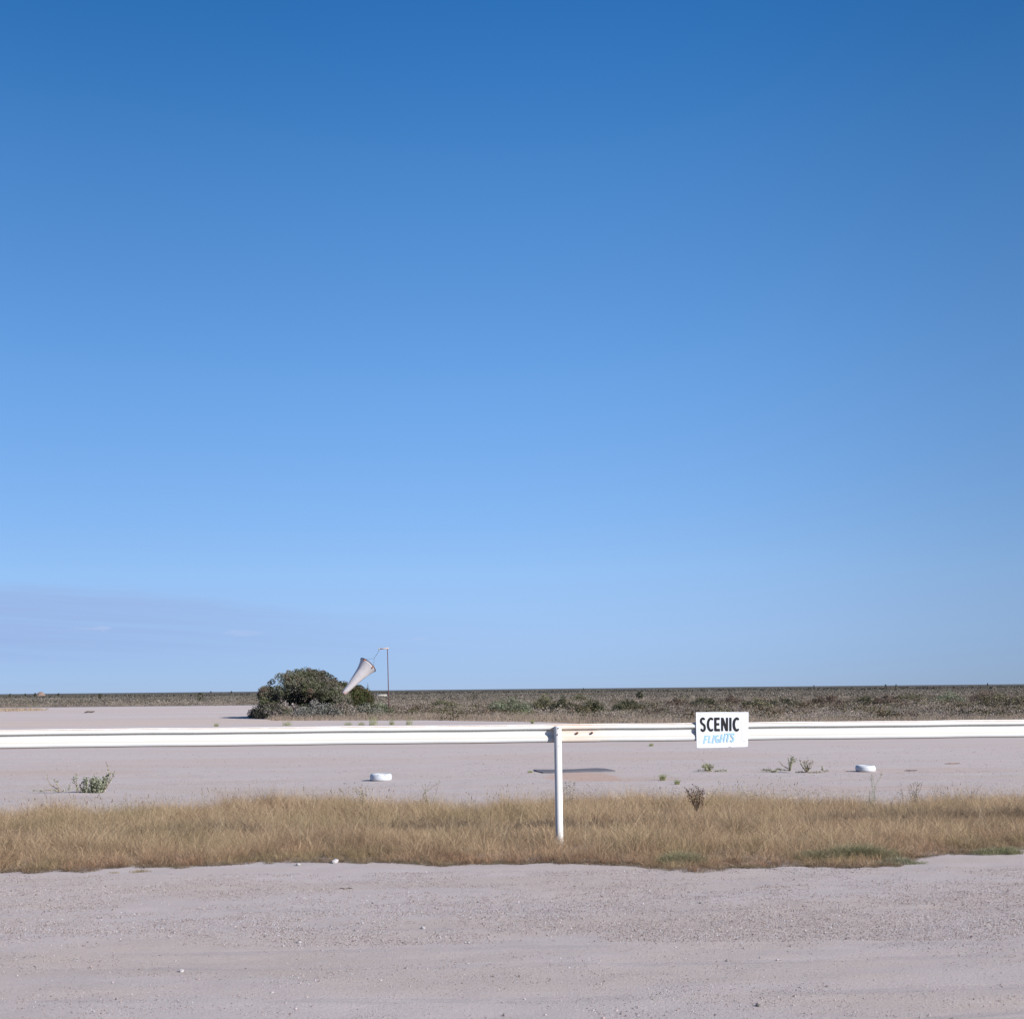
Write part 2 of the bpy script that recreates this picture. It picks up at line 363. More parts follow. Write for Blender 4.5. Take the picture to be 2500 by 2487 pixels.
# ------------------------------------------------------------------ foreground dry grass strip
near_px = [(-200, 2130), (0, 2128), (180, 2130), (330, 2122), (600, 2112), (700, 2106), (1000, 2112), (1290, 2112), (1520, 2116), (1600, 2124), (1700, 2130), (1800, 2122), (1980, 2116), (2170, 2117),
           (2215, 2108), (2260, 2092), (2400, 2084), (2500, 2078), (2700, 2074)]
NP = np.array([gp(*p) for p in near_px])
def near_edge(x): return np.interp(x, NP[:, 0], NP[:, 1])
FX = np.array([-12, -9.2, -8, -6.5, -5, -3.6, -2.4, -1.4, -.4, 1.0, 2.5, 4.2, 5.6, 6.8, 8, 9.4, 12.]); FY = np.array([29.4, 29.4, 30.0, 31.2, 32.1, 31.4, 30.2, 29.4, 30.0, 31.4, 31.9, 32.3, 32.3, 30.8, 29.8, 30.7, 30.8])
def far_edge(x): return np.interp(x, FX, FY)+2.6
def strip_points(n):
    x = rng.uniform(-12.2, 12.4, n); t = rng.uniform(0, 1, n); ne = near_edge(x)+.35*(vn(x*2.5, x*0+3, 9)-.5); fe = far_edge(x)+1.8*(vn(x*1.3, x*0, 8)-.5)+1.6*(vn(x*4.5, x*0, 18)-.5); ne = ne-.25*(vn(x*5.5, x*0, 19)-.5)
    return x, ne+(fe-ne)*t, t, ne, fe
def tufts(x, y, rad, hh, nb, cc, wlo, whi, lean_c=.25, sag=1.0):
    k = len(x); a = rng.uniform(0, 2*np.pi, (k, nb)); q = np.sqrt(rng.uniform(0, 1, (k, nb)))
    bx = x[:, None]+np.cos(a)*q*rad[:, None]*.75; by = y[:, None]+np.sin(a)*q*rad[:, None]*.75
    h = hh[:, None]*(1-.55*q*q)*rng.uniform(.55, 1.15, (k, nb)); P = np.stack([bx.ravel(), by.ravel(), gz(bx, by).ravel()-.012], 1); n = k*nb
    dd = np.stack([np.cos(a), np.sin(a), 0*a], -1).reshape(-1, 3)+rng.normal(0, .7, (n, 3))*np.array([1, 1, 0]); ln = (lean_c+.75*q.ravel())*rng.uniform(.4, 1.2, n)
    w = rng.uniform(wlo, whi, n)[:, None]; sa = rng.uniform(0, np.pi, n); sd_ = np.stack([np.cos(sa), np.sin(sa)*.5, 0*sa], 1); h = h.ravel(); rows = []; pts = []
    for kk, t in enumerate((0, .45, 1)):
        c = P+dd*(ln*h*t**1.6*sag)[:, None]; c[:, 2] += h*(t-.22*np.minimum(ln, 1.4)*t*t); ww = w*(1, .8, .15)[kk]; rows += [c-sd_*ww, c+sd_*ww]; pts.append(c)
    V = np.stack(rows, 1).reshape(-1, 3); b0 = np.arange(n)[:, None]*6
    F = np.concatenate([np.concatenate([b0+2*j, b0+2*j+1, b0+2*j+3, b0+2*j+2], 1) for j in range(2)], 0)
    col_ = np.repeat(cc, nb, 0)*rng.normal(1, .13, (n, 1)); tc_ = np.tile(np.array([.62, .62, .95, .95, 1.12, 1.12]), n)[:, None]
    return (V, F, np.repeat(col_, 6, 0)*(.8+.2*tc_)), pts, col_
x, y, t, ne, fe = strip_points(24000)
dens = fbm(x*.9, y*1.3, 20)
keep = rng.uniform(0, 1, len(x)) < np.where(y-ne < 1.0, 1, np.clip((dens-.20)*4.5, .3, 1))*np.clip((fbm(x*2.6, y*3.4, 25)-.3)*5, np.where(y-ne < 1.6, .7, .12), 1)*np.clip((fe-y+.5)/2.2, .25, 1)
x, y, t, ne, fe = [a[keep] for a in (x, y, t, ne, fe)]; k = len(x)
ramp = np.clip((y-ne)/1.9, 0, 1)**.8; back = np.clip((fe-y)/1.0, .8, 1)*np.where(y > 27.5, 1.12, 1)
big_ = fbm(x*.6, y*.8, 31); hh = (.15+.29*ramp)*(.45+1.1*big_)*(.75+.5*vn(x*2.2, y*2.6, 33))*rng.uniform(.7, 1.25, k)*back; rad = rng.uniform(.07, .20, k)*(.6+.6*ramp)
tone = fbm(x*.8+7, y*1.1, 40)[:, None]
c_t = pick([(.37, .28, .19), (.41, .32, .22), (.30, .22, .15), (.46, .375, .265)], k, .15)
c_r = pick([(.23, .135, .09), (.15, .095, .07), (.30, .19, .13)], k, .14); c_g = pick([(.22, .205, .10), (.17, .16, .09), (.30, .265, .15)], k, .12)
t2_ = fbm(x*1.9, y*2.6, 47)[:, None]; f_r = np.clip((1-ramp[:, None])*1.0*rng.uniform(.2, 1, (k, 1))+np.clip((.45-t2_)*4.5, 0, .85)*rng.uniform(.3, 1, (k, 1)), 0, .95); f_g = np.clip((tone-.50)*3.4, 0, .6)*rng.uniform(.4, 1, (k, 1))
cc = c_t*(1-f_r)+c_r*f_r; cc = (cc*(1-f_g)+c_g*f_g)*np.array([.90, .84, .77])*(.8+.4*vn(x*3.1, y*3.7, 52))[:, None]
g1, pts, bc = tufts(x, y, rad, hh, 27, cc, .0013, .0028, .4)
parts = [g1]
# airy seed specks clustered along the upper blades
i = rng.integers(0, len(bc), 480000); u_ = rng.uniform(0, 1, len(i))[:, None]
parts.append(quads(pts[1][i]*(1-u_)+pts[2][i]*u_+rng.normal(0, .02, (len(i), 3)), rng.uniform(.003, .008, len(i)), bc[i]*np.clip(rng.normal(1.03, .28, (len(i), 1)), .35, 1.7), .4))
# low brown litter and dead stubble through the strip, thicker at the near edge
n_ = 34000; xl, yl, tl, nel, fel = strip_points(n_); yl = np.where(rng.uniform(size=n_) < .45, nel+rng.exponential(.35, n_)-.12, yl)
kp = rng.uniform(size=n_) < np.clip((fbm(xl*1.5, yl*2.5, 45)-.25)*4, .05, 1); xl, yl = xl[kp], yl[kp]
g2, _, _ = tufts(xl, yl, rng.uniform(.03, .09, len(xl)), rng.uniform(.02, .075, len(xl)), 9, pick([(.17, .115, .08), (.11, .07, .05), (.24, .18, .12), (.15, .14, .085)], len(xl), .15), .0025, .005, .6, 1.6)
parts.append(g2)
# stray thin tufts past both edges
xl = rng.uniform(-12, 12, 900); yl = far_edge(xl)+rng.exponential(.7, 900)-.4
g3, _, _ = tufts(xl, yl, rng.uniform(.04, .10, 900), rng.uniform(.08, .26, 900), 14, pick([(.36, .29, .20), (.27, .24, .16), (.22, .17, .12)], 900, .14), .0015, .003, .4)
parts.append(g3)
# long pale straws and stalks with dark heads
ns = 2300; x2, y2, t2, ne2, fe2 = strip_points(ns); kk = (y2-ne2 > 1.1); x2, y2 = x2[kk], y2[kk]; ns = len(x2)
hl = rng.uniform(.40, .66, ns)
parts.append(blades(np.stack([x2, y2, gz(x2, y2)], 1), hl, rng.uniform(.0018, .0034, ns), rng.uniform(.2, 1.3, ns), pick([(.50, .41, .28), (.43, .34, .23), (.36, .28, .19)], ns, .1), 4))
ns = 520; x3 = rng.uniform(-11, 11, ns); x3 = x3[fbm(x3*.6, x3*0, 58) > .47]; ns = len(x3); fe3 = far_edge(x3); y3 = fe3-rng.exponential(1.6, ns)+.3; h3 = rng.beta(1.6, 3, ns)*.36+.30
A = rng.normal(0, .10, (ns, 2)); base = np.stack([x3, y3, gz(x3, y3)], 1); tip = base+np.stack([A[:, 0], A[:, 1], h3], 1)
c3 = pick([(.15, .10, .07), (.12, .11, .07), (.24, .18, .11), (.20, .09, .06)], ns, .15)
sw = np.array([[.0020, 0, 0]]); Vv = np.stack([base-sw, base+sw, tip+sw*.6, tip-sw*.6], 1).reshape(-1, 3)
parts.append((Vv, np.arange(4*ns).reshape(-1, 4), np.repeat(pick([(.36, .30, .19)], ns), 4, 0)))
for q_ in range(3):
    dirn = (tip-base)/np.linalg.norm(tip-base, axis=1, keepdims=True); L = rng.uniform(.012, .045, ns)[:, None]; cen = tip+dirn*L*.2
    ang = q_*np.pi/3; sdv = np.array([[math.cos(ang), math.sin(ang), 0]])*rng.uniform(.004, .009, ns)[:, None]
    parts.append((np.stack([cen-dirn*L, cen+sdv, cen+dirn*L, cen-sdv], 1).reshape(-1, 3), np.arange(4*ns).reshape(-1, 4), np.repeat(c3, 4, 0)))
# small dark-leaved sprigs poking through the far side
ns = 300; x4 = rng.uniform(-10, 11, ns); x4 = np.where(rng.uniform(size=ns) < .5, rng.uniform(.5, 9.5, ns), x4); y4 = far_edge(x4)-rng.uniform(-.4, 3.5, ns)
nl = 34; u4 = rng.uniform(0, 1, (ns, nl)); hx = rng.uniform(.25, .5, ns)[:, None]
lx = x4[:, None]+rng.normal(0, .07, (ns, nl))*(.4+u4); ly = y4[:, None]+rng.normal(0, .07, (ns, nl)); lz = hx*u4
parts.append(quads(np.stack([lx, ly, lz], -1).reshape(-1, 3), rng.uniform(.007, .016, ns*nl), np.repeat(pick([(.14, .13, .08), (.17, .11, .07), (.23, .22, .13)], ns, .15), nl, 0), .5))
v_, f_, c_ = join(parts)
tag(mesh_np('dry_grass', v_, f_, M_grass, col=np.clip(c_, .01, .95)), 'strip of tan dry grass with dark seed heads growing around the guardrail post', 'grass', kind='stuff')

# ------------------------------------------------------------------ gravel
def pebbles(P, s, col, squash=.55):
    n = len(P); base = np.array([[1, 0, 0], [.31, .95, 0], [-.81, .59, 0], [-.81, -.59, 0], [.31, -.95, 0], [.1, .05, 1.]])
    J = base[None]*rng.uniform(.7, 1.3, (n, 6, 3)); a = rng.uniform(0, 6.28, n); ca, sa = np.cos(a)[:, None], np.sin(a)[:, None]
    Xx = J[..., 0]*ca-J[..., 1]*sa; Yy = J[..., 0]*sa+J[..., 1]*ca; Z = J[..., 2]*squash*2.6
    Z[:, :5] = -.15+rng.uniform(0, .55, (n, 5))
    V = np.stack([Xx, Yy, Z], -1)*s[:, None, None]+P[:, None]
    b = np.arange(n)[:, None]*6; F = np.concatenate([b+np.array([[k, (k+1) % 5, 5]]) for k in range(5)], 0)
    return V.reshape(-1, 3), F, np.repeat(col, 6, 0)
def gravel_zone(n, y0, y1, smin, smax, thr):
    y = rng.uniform(y0, y1, n); x = rng.uniform(-1, 1, n)*(y*.36+1)
    d = fbm(x*.7, y*1.0, 60)*.6+fbm(x*2.6, y*3.2, 64)*.4; kp = rng.uniform(0, 1, n) < np.clip((d-thr)*4, .04, 1)
    x, y = x[kp], y[kp]; s = smin+(smax-smin)*rng.beta(1.1, 7, len(x))
    return x, y, s
X_, Y_, S_ = [], [], []
for a in ((150000, 15.8, 21.9, .004, .017, .34), (70000, 11.3, 17, .003, .012, .42), (5000, 11.3, 22, .006, .024, .42), (36000, 30, 44, .006, .022, .40), (16000, 44, 66, .01, .03, .42)):
    a_, b_, c_ = gravel_zone(*a); X_.append(a_); Y_.append(b_); S_.append(c_)
X_, Y_, S_ = map(np.concatenate, (X_, Y_, S_))
kp = ~((Y_ > near_edge(X_)+.3) & (Y_ < 30)); X_, Y_, S_ = X_[kp], Y_[kp], S_[kp]
M_peb = foliage_mat('pebbles', 0.0, .1, .9)
v_, f_, c_ = pebbles(np.stack([X_, Y_, gz(X_, Y_)], 1), S_, pick([(.32, .28, .27), (.30, .24, .22), (.23, .20, .19), (.42, .40, .41), (.13, .10, .09)], len(X_), .1, [.38, .24, .18, .07, .13]))
tag(mesh_np('gravel', v_, f_, M_peb, col=c_), 'loose gravel and pebbles scattered over the bare ground', 'gravel', kind='stuff')

# ------------------------------------------------------------------ guardrail
GRAIL = thing('guardrail', 'long white steel guardrail with one round post standing in the dry grass', 'guardrail', (0, 25, 0))
rl = gpz(1361, 2060); POSTX = dp(1361, 1800, 25.1).x
def rail_frame(x):                           # y and top z of the beam at x
    t_ = (x+8.6)/17.6; yy = 24.1+t_*1.7; return yy, CAM_H-86/F0*yy+.004
def rail_profile():
    # (offset toward the viewer, drop below top): two ridges with a hollow between
    P_ = [(-.012, -.002), (.0, .004), (.004, .012), (.030, .030), (.040, .045), (.040, .068), (.034, .080), (.004, .098), (-.008, .115), (-.010, .150), (-.006, .172), (.024, .200), (.032, .212), (.036, .245), (.034, .272), (.022, .292), (.004, .302), (-.004, .304)]
    return P_
def beam(x0, x1, lift, n):
    b = MB(); prof = rail_profile(); vs = []; T = .004
    for i in range(n+1):
        x = x0+(x1-x0)*i/n; yy, zt = rail_frame(x); wob = .004*math.sin(x*1.7)+.003*math.sin(x*4.1+1)
        vs += [(x, yy-o-lift+wob, zt-d-lift*.4+wob*.5-25*0) for o, d in prof]+[(x, yy-o-lift+wob+T, zt-d-lift*.4+wob*.5) for o, d in prof[::-1]]
    m_ = 2*len(prof)
    fs = [(i*m_+k, (i+1)*m_+k, (i+1)*m_+(k+1) % m_, i*m_+(k+1) % m_) for i in range(n) for k in range(m_)]
    fs += [tuple(range(m_))[::-1], tuple(n*m_+k for k in range(m_))]
    b.add([(v[0], v[1]-25, v[2]) for v in vs], fs); return b
# beam paint: white with shade painted into the upper crease, grime along the lower, rust stain between post and joint
m = Mat('guardrail_paint'); sp = m.n('ShaderNodeSeparateXYZ'); m.l(m.obj(), sp.inputs[0])
n1 = m.noise(2.2, 5, .7, (.35, 1, 2)); n2 = m.noise(14, 5, .75, (.35, 1, 1.4)); n4 = m.noise(.9, 3, .6, (1, 1, 1)); JX = dp(1463, 1790, 25.2).x
c = m.mix(m.mr(n1, .35, .75, 0, .30), (.55, .555, .55), (.475, .462, .435))
st = m.math('MULTIPLY', m.mr(sp.outputs[0], POSTX-.3, POSTX+.15), m.mr(sp.outputs[0], JX-.35, JX+.4, 1, 0))
c = m.mix(m.math('MULTIPLY', st, m.mr(n2, .2, .65, .25, .9)), c, (.57, .47, .385))
c = m.mix(m.mr(n2, .70, .78, 0, .7), c, (.42, .24, .15))
zt = m.math('SUBTRACT', m.math('SUBTRACT', CAM_H+.004, m.math('MULTIPLY', m.math('ADD', m.math('MULTIPLY', m.math('ADD', sp.outputs[0], 8.6), 1.7/17.6), 24.1), 86/F0)), sp.outputs[2])
edge = m.math('MAXIMUM', m.math('MULTIPLY', m.mr(zt, .008, .014), m.mr(zt, .020, .027, .9, 0)), m.mr(zt, .288, .300, 0, .95))
c = m.mix(m.math('MULTIPLY', edge, m.mr(n2, .3, .6, .45, 1)), c, (.36, .23, .15))
cr = m.math('MAXIMUM', m.math('MULTIPLY', m.mr(zt, .080, .092), m.mr(zt, .098, .112, 1, 0)), m.math('MULTIPLY', m.math('MULTIPLY', m.mr(zt, .190, .205), m.mr(zt, .222, .240, 1, 0)), .75))
c = m.mix(m.math('MULTIPLY', cr, .7), c, (.40, .37, .29))
M_rail = m.bsdf(c, .6, bump=n2, dist=.003, strength=.4, spec=.15)
beam(-13.5, JX, .005, 60).build('rail_beam', M_rail, GRAIL, True)
beam(JX-.33, 14.5, 0, 60).build('rail_beam', M_rail, GRAIL, True)
for o in (c_ for c_ in C.objects if c_.name.startswith('rail_beam')):
    o.data.polygons.foreach_set('use_smooth', np.zeros(len(o.data.polygons), bool))
def post(px_, main=True):
    yy, zt = rail_frame(px_); yc = yy-.036-.062-25; rz = float(gz(px_, yy))
    lean = -.010
    b = MB(); r = .063; H = zt-.028
    prof = [(0, H+.002), (r*.6, H), (r*.93, H-.004), (r, H-.012)]+[(r, z) for z in np.linspace(H-.02, rz-.3, 14)]
    b.lathe([(a, z) for a, z in prof], 36)
    b.v = [(v[0]+px_-lean*(H-v[2])*.3, v[1]+yc, v[2]) for v in b.v]
    p = b.build('post', M_post, GRAIL, True)
    if main:
        for dx, z in ((.008, H-.035), (-.006, H-.14), (.018, H-.33)):
            bb = MB(); bb.tube([(px_+dx, yc-r-.006, z), (px_+dx, yc-r+.03, z)], .011 if z > H-.2 else .006, 12); bb.build('bolt', M_dark, p)
    return p
m = Mat('post_paint'); sp = m.n('ShaderNodeSeparateXYZ'); m.l(m.obj(), sp.inputs[0]); n1 = m.noise(9, 5, .7, (1, 1, .4)); n2 = m.noise(45, 3)
c = m.mix(m.mr(n1, .42, .75, 0, .3), (.58, .575, .565), (.50, .48, .455)); c = m.mix(m.math('MULTIPLY', m.mr(sp.outputs[2], .05, .5, 1, 0), m.mr(n1, .35, .65, .1, .6)), c, (.46, .40, .36))
M_post = m.bsdf(c, .6, bump=n2, dist=.002, strength=.25, spec=.15)
post(POSTX); post(POSTX-12.1, False); post(POSTX+12.3, False)
for px_ in (1409, 1445):
    P_ = dp(px_, 1788, 25.1); yy, zt = rail_frame(P_.x); z = zt-.15
    b = MB(); b.tube([(P_.x, yy-25-.03, z), (P_.x, yy-25+.02, z)], .019, 14); b.tube([(P_.x, yy-25-.045, z), (P_.x, yy-25-.028, z)], .011, 6); b.build('bolt', M_rust, GRAIL)

# ------------------------------------------------------------------ sign hung on the rail
cs = [dp(1694.6, 1737.3, 25.4), dp(1824.8, 1737.3, 25.4), dp(1823.7, 1822.2, 25.4), dp(1696.1, 1823.3, 25.4)]
sx = (cs[0].x+cs[1].x)/2; ry, rzt = rail_frame(sx); SY = ry-.041-.012
SIGN = thing('sign', 'white rectangular board lettered SCENIC FLIGHTS fixed to the front of the guardrail', 'sign', (sx, SY, cs[2].z))
def sg(u, v):                               # u,v in 0..1143 / 0..750 of the board -> local
    a = cs[0]+(cs[1]-cs[0])*(u/1143); bq = cs[3]+(cs[2]-cs[3])*(u/1143); p = a+(bq-a)*(v/750)
    yslope = (rail_frame(p.x)[0]-rail_frame(sx)[0]); return Vector((p.x-sx, yslope, p.z-cs[2].z))
outl = [(3, 2), (300, 0), (560, -2), (900, 1), (1136, 0), (1141, 12), (1143, 200), (1139, 420), (1136, 600), (1136, 690), (1128, 742), (1040, 748), (1000, 747), (770, 750), (755, 742), (735, 739), (700, 745), (690, 753), (420, 755), (100, 758), (30, 756), (12, 740), (3, 400)]
b = MB(); n = len(outl); vs = [sg(*o) for o in outl]
b.add([v+Vector((0, -.004, 0)) for v in vs]+[v+Vector((0, .008, 0)) for v in vs], [tuple(range(n))[::-1], tuple(range(n, 2*n))]+[(i, (i+1) % n, n+(i+1) % n, n+i) for i in range(n)])
m = Mat('white_sign_board'); n1 = m.noise(4, 5, .7); n2 = m.noise(22, 4, .7, (1, 1, .35))
c = m.mix(m.mr(n1, .35, .75, 0, .35), (.57, .595, .63), (.50, .525, .57)); c = m.mix(m.mr(n2, .68, .80, 0, .4), c, (.55, .52, .50))
M_board = m.bsdf(c, .5, bump=n1, dist=.004, strength=.2, spec=.3)
b.build('board', M_board, SIGN)
def stroke(b, pts, w, depth=-.0065, closed=False):
    """flat painted stroke of width w along pts (board units)"""
    if not isinstance(w, (list, tuple)): w = [w]*len(pts)
    L, Rr = [], []
    for i, p in enumerate(pts):
        a = pts[max(i-1, 0)]; c_ = pts[min(i+1, len(pts)-1)]; d = Vector((c_[0]-a[0], c_[1]-a[1])).normalized(); nn = Vector((-d.y, d.x))*w[i]/2
        L.append((p[0]+nn.x, p[1]+nn.y)); Rr.append((p[0]-nn.x, p[1]-nn.y))
    k = len(pts); P_ = [sg(*q_)+Vector((0, depth, 0)) for q_ in L+Rr]+[sg(*q_)+Vector((0, -.003, 0)) for q_ in L+Rr]
    fs = []
    for i in range(k-1):
        fs += [(i, i+1, k+i+1, k+i), (2*k+i, i+2*k+1, i+1, i), (k+i, k+i+1, 3*k+i+1, 3*k+i)]
    fs += [(0, k, 3*k, 2*k), (k-1, 3*k-1, 4*k-1, 2*k-1)]
    b.add(P_, fs)
def arc(cx, cy, rx, ry_, a0, a1, n=16): return [(cx+rx*math.cos(R(a0+(a1-a0)*i/n)), cy-ry_*math.sin(R(a0+(a1-a0)*i/n))) for i in range(n+1)]
ox, oy = 392, 240
def sh(p): return [(a-ox, b_-oy) for a, b_ in p]
def letter(name, strokes, mat, label=None):
    b = MB()
    kb = 1.18 if mat is M_black else 1.3
    for i, (p, w) in enumerate(strokes): stroke(b, p, [q*kb for q in w] if isinstance(w, list) else w*kb, depth=-.0062-.0004*i)
    o = b.build(name, mat, SIGN)
    if label: o['label'] = label
    return o
def Cc(x0, x1): cx = (x0+x1)/2+18; return [(sh(arc(cx, 503, (x1-x0)/2-2, 126, 48, 312, 26)), [26, 34]+[45]*23+[34, 26])]
Sp = sh(arc(542, 430, 40, 55, 25, 200, 12)+[(508, 462), (528, 486), (556, 506), (576, 528)]+arc(542, 574, 40, 62, 25, -165, 13))
black = [(Sp, [30, 36]+[44]*(len(Sp)-4)+[36, 30])]+Cc(632, 765)+[(sh([(813, 358), (813, 643)]), 46), (sh([(812, 381), (908, 381)]), 46), (sh([(812, 498), (900, 498)]), 44), (sh([(812, 621), (912, 621)]), 46),
         (sh([(960, 643), (960, 358)]), 38), (sh([(948, 360), (968, 372), (1058, 630), (1078, 643)]), [10, 44, 44, 10]), (sh([(1067, 643), (1067, 358)]), 38), (sh([(1141, 643), (1141, 358)]), 40)]+Cc(1196, 1325)
letter('lettering', black, M_black, 'black painted word SCENIC')
def it(x0, y0): return (x0, y0)
bl = [(sh([(556, 908), (596, 738)]), 30), (sh([(590, 750), (655, 744)]), 24), (sh([(576, 822), (630, 812)]), 22),
      (sh([(690, 740), (662, 886)]), 28), (sh([(655, 882), (712, 878)]), 19), (sh([(790, 728), (750, 900)]), 30),
      (sh(arc(862, 808, 40, 70, 50, 300, 14)), 28), (sh([(858, 822), (906, 816)]), 20), (sh([(898, 812), (884, 880)]), 22),
      (sh([(958, 712), (922, 884)]), 26), (sh([(1032, 695), (994, 874)]), 26), (sh([(944, 800), (1008, 790)]), 17),
      (sh([(1104, 700), (1070, 872)]), 27), (sh([(1062, 705), (1140, 697)]), 20),
      (sh(arc(1198, 735, 34, 34, 20, 190, 8)+[(1172, 760), (1192, 778), (1208, 798)]+arc(1180, 822, 32, 38, 20, -160, 9)), 27)]
letter('lettering', bl, M_blue, 'pale blue slanted hand-painted word FLIGHTS')
for u, v in ((108, 70), (613, 22), (1048, 620), (62, 640)):
    p = sg(u, v); b = MB(); b.tube([p+Vector((0, -.007, 0)), p+Vector((0, .0, 0))], .006, 8); b.build('screw', M_dark, SIGN)
for p in ([(62, 300), (66, 600)], [(990, 200), (994, 610)]):
    b = MB(); stroke(b, p, 5, depth=-.0055); b.build('scratch', flat('scratch_grey', (.5, .5, .56)), SIGN)

# ------------------------------------------------------------------ tyres
def tyre(px, py, dia, hgt, rot, label, lean=0):
    g_ = gpz(px, py); r = dia/2; T = thing('tyre', label, 'tyre', (g_.x, g_.y+r, g_.z-.006), 'white painted tyres marking the bare field'); T.rotation_euler = (lean, 0, rot)
    prof = [(r*.56, .02), (r*.60, .0), (r*.80, -.002), (r*.93, .016), (r*.985, .045), (r, hgt*.3), (r*1.004, hgt*.5), (r, hgt*.7), (r*.985, hgt-.045), (r*.93, hgt-.016), (r*.86, hgt-.002), (r*.72, hgt-.002), (r*.60, hgt-.014), (r*.56, hgt-.03), (r*.62, hgt-.06), (r*.80, hgt-.07), (r*.88, hgt*.5), (r*.8, .06), (r*.6, .045)]
    b = MB(); b.lathe(prof, 56, True); casing = b.build('casing', M_tyre, T, True)
    b = MB()
    for k in range(3):
        z = hgt*(.28+.22*k); b.lathe([(r*1.000, z-.004), (r*1.006, z-.002), (r*1.006, z+.002), (r*1.000, z+.004)], 56, True)
    b.build('tread_rib', M_tyre, T)
    for a, z, s in ((-100, hgt-.03, .012), (-62, hgt-.028, .018)):
        b = MB(); ca = R(a); p = Vector((math.cos(ca)*r*.982, math.sin(ca)*r*.982, z)); d = Vector((math.cos(ca), math.sin(ca), .3)).normalized()
        b.tube([p-d*.01, p+d*.006], [s, s*.6], 7); b.build('scuff', M_dark, casing)
    return T
tyre(927.5, 1907, .645, .215, 0, 'white painted tyre lying flat on bare ground to the left of the guardrail post')
tyre(2119, 1884, .62, .20, 1.3, 'white painted tyre lying flat on bare ground to the right of the sign', R(1.5))

# ------------------------------------------------------------------ windsock
WD = 140.
pb = dp(950, 1745, WD); pt_ = dp(946, 1583, WD)
WS = thing('windsock', 'white windsock hanging limp from a rusty pole beside the big bush', 'windsock', (pb.x, WD, 0))
O = Vector((pb.x, WD, 0))
b = MB(); b.tube([Vector((pb.x, WD, -.1))-O, Vector(((pb.x+pt_.x)/2, WD, pt_.z/2))-O, pt_-O], [.05, .045, .04], 12); b.build('pole', M_pole, WS, True)
a0, a1 = dp(949, 1582, WD), dp(926.5, 1584, WD)
b = MB(); b.tube([a0-O, a1-O], .055, 10); b.tube([a1-O+Vector((.04, 0, 0)), a1-O+Vector((-.07, 0, 0))], .075, 10); b.build('arm', M_arm, WS, True)
cpx = lambda u, v, dy=0: dp(820+u/10.675, 1560+v/10.675, WD+dy)-O
sw = cpx(1000, 495); m0 = cpx(860, 545); 
mouth = cpx(838, 668); tipc = cpx(196, 1420); px_m = WD/F0
cen = [mouth, cpx(700, 850), cpx(515, 1060), cpx(352, 1250), tipc]; rad = np.array([23.6, 15.8, 11.0, 8.0, 5.4])*px_m
tt = np.linspace(0, 1, 29)
cxs = [np.interp(tt, np.linspace(0, 1, 5), [c_[k_] for c_ in cen]) for k_ in range(3)]
co = np.polyfit(np.linspace(0, 1, 5), rad, 3); rr = np.polyval(co, tt)
ax = (tipc-mouth).normalized(); mouth_n = (-ax+Vector((0, .42, 0))).normalized()       # mouth turned a little toward the viewer
e1 = Vector((0, 1, 0)); e1 = (e1-mouth_n*e1.dot(mouth_n)).normalized(); e2 = mouth_n.cross(e1)
f1 = (Vector((0, 1, 0))-ax*ax.y).normalized(); f2 = (-ax).cross(f1)
vs = []; n = 40
for i, t_ in enumerate(tt):
    w_ = min(1, t_*3); A1 = e1.lerp(f1, w_); A2 = e2.lerp(f2, w_)
    for k in range(n):
        a = 2*math.pi*k/n; fold = 1+.035*t_*math.sin(3*a+t_*5)+.02*math.sin(7*a+t_*9)*min(1, t_*4)
        vs.append(Vector((cxs[0][i], cxs[1][i], cxs[2][i]))+(A1*math.cos(a)*.92+A2*math.sin(a))*rr[i]*fold)
b = MB(); b.add(vs, [(i*n+k, (i+1)*n+k, (i+1)*n+(k+1) % n, i*n+(k+1) % n) for i in range(len(tt)-1) for k in range(n)])
m = Mat('windsock_cloth'); n1 = m.noise(1.2, 4, .6); n2 = m.noise(3, 4, .6, (1, 1, .4)); 
sp = m.n('ShaderNodeSeparateXYZ'); m.l(m.obj(), sp.inputs[0])
c = m.mix(m.mr(n1, .35, .7, 0, .35), (.60, .57, .58), (.50, .47, .48)); c = m.mix(m.mr(sp.outputs[2], tipc.z+.05, tipc.z+.35, .65, 0), c, (.50, .30, .27))
M_sock = m.bsdf(c, .8, bump=n2, dist=.05, strength=.3, spec=.1, transl=.18)
sock = b.build('sock', M_sock, WS, True); so = sock.modifiers.new('thick', 'SOLIDIFY'); so.thickness = .01
b = MB(); ring = [mouth+(e1*math.cos(2*math.pi*k/n)*.92+e2*math.sin(2*math.pi*k/n))*rr[0]*1.0 for k in range(n+1)]
b.tube(ring, .028, 6, False); b.build('hoop', M_pole, sock, True)
def rim(ang): a = R(ang); return mouth+(e1*math.cos(a)*.92+e2*math.sin(a))*rr[0]
best = sorted(((rim(a)-cpx(775, 540)).xz.length, a) for a in range(0, 360, 3))[0][1]; best2 = sorted(((rim(a)-cpx(968, 725)).xz.length, a) for a in range(0, 360, 3))[0][1]
for a in (best, best2):
    b = MB(); r_ = rim(a); b.tube([r_, (r_+sw)/2+Vector((0, 0, -.05)), sw], .018, 6); b.build('cord', M_cord, WS)
    b = MB(); b.tube([r_+ax*.02, r_+ax*.2], [.09, .05], 8); b.build('eyelet_patch', flat('rusty_orange_patch', (.40, .15, .06)), sock)
b = MB(); b.tube([sw, (sw+a1-O)/2+Vector((.04, 0, 0)), a1-O], .022, 6); b.build('cord', M_cord, WS)

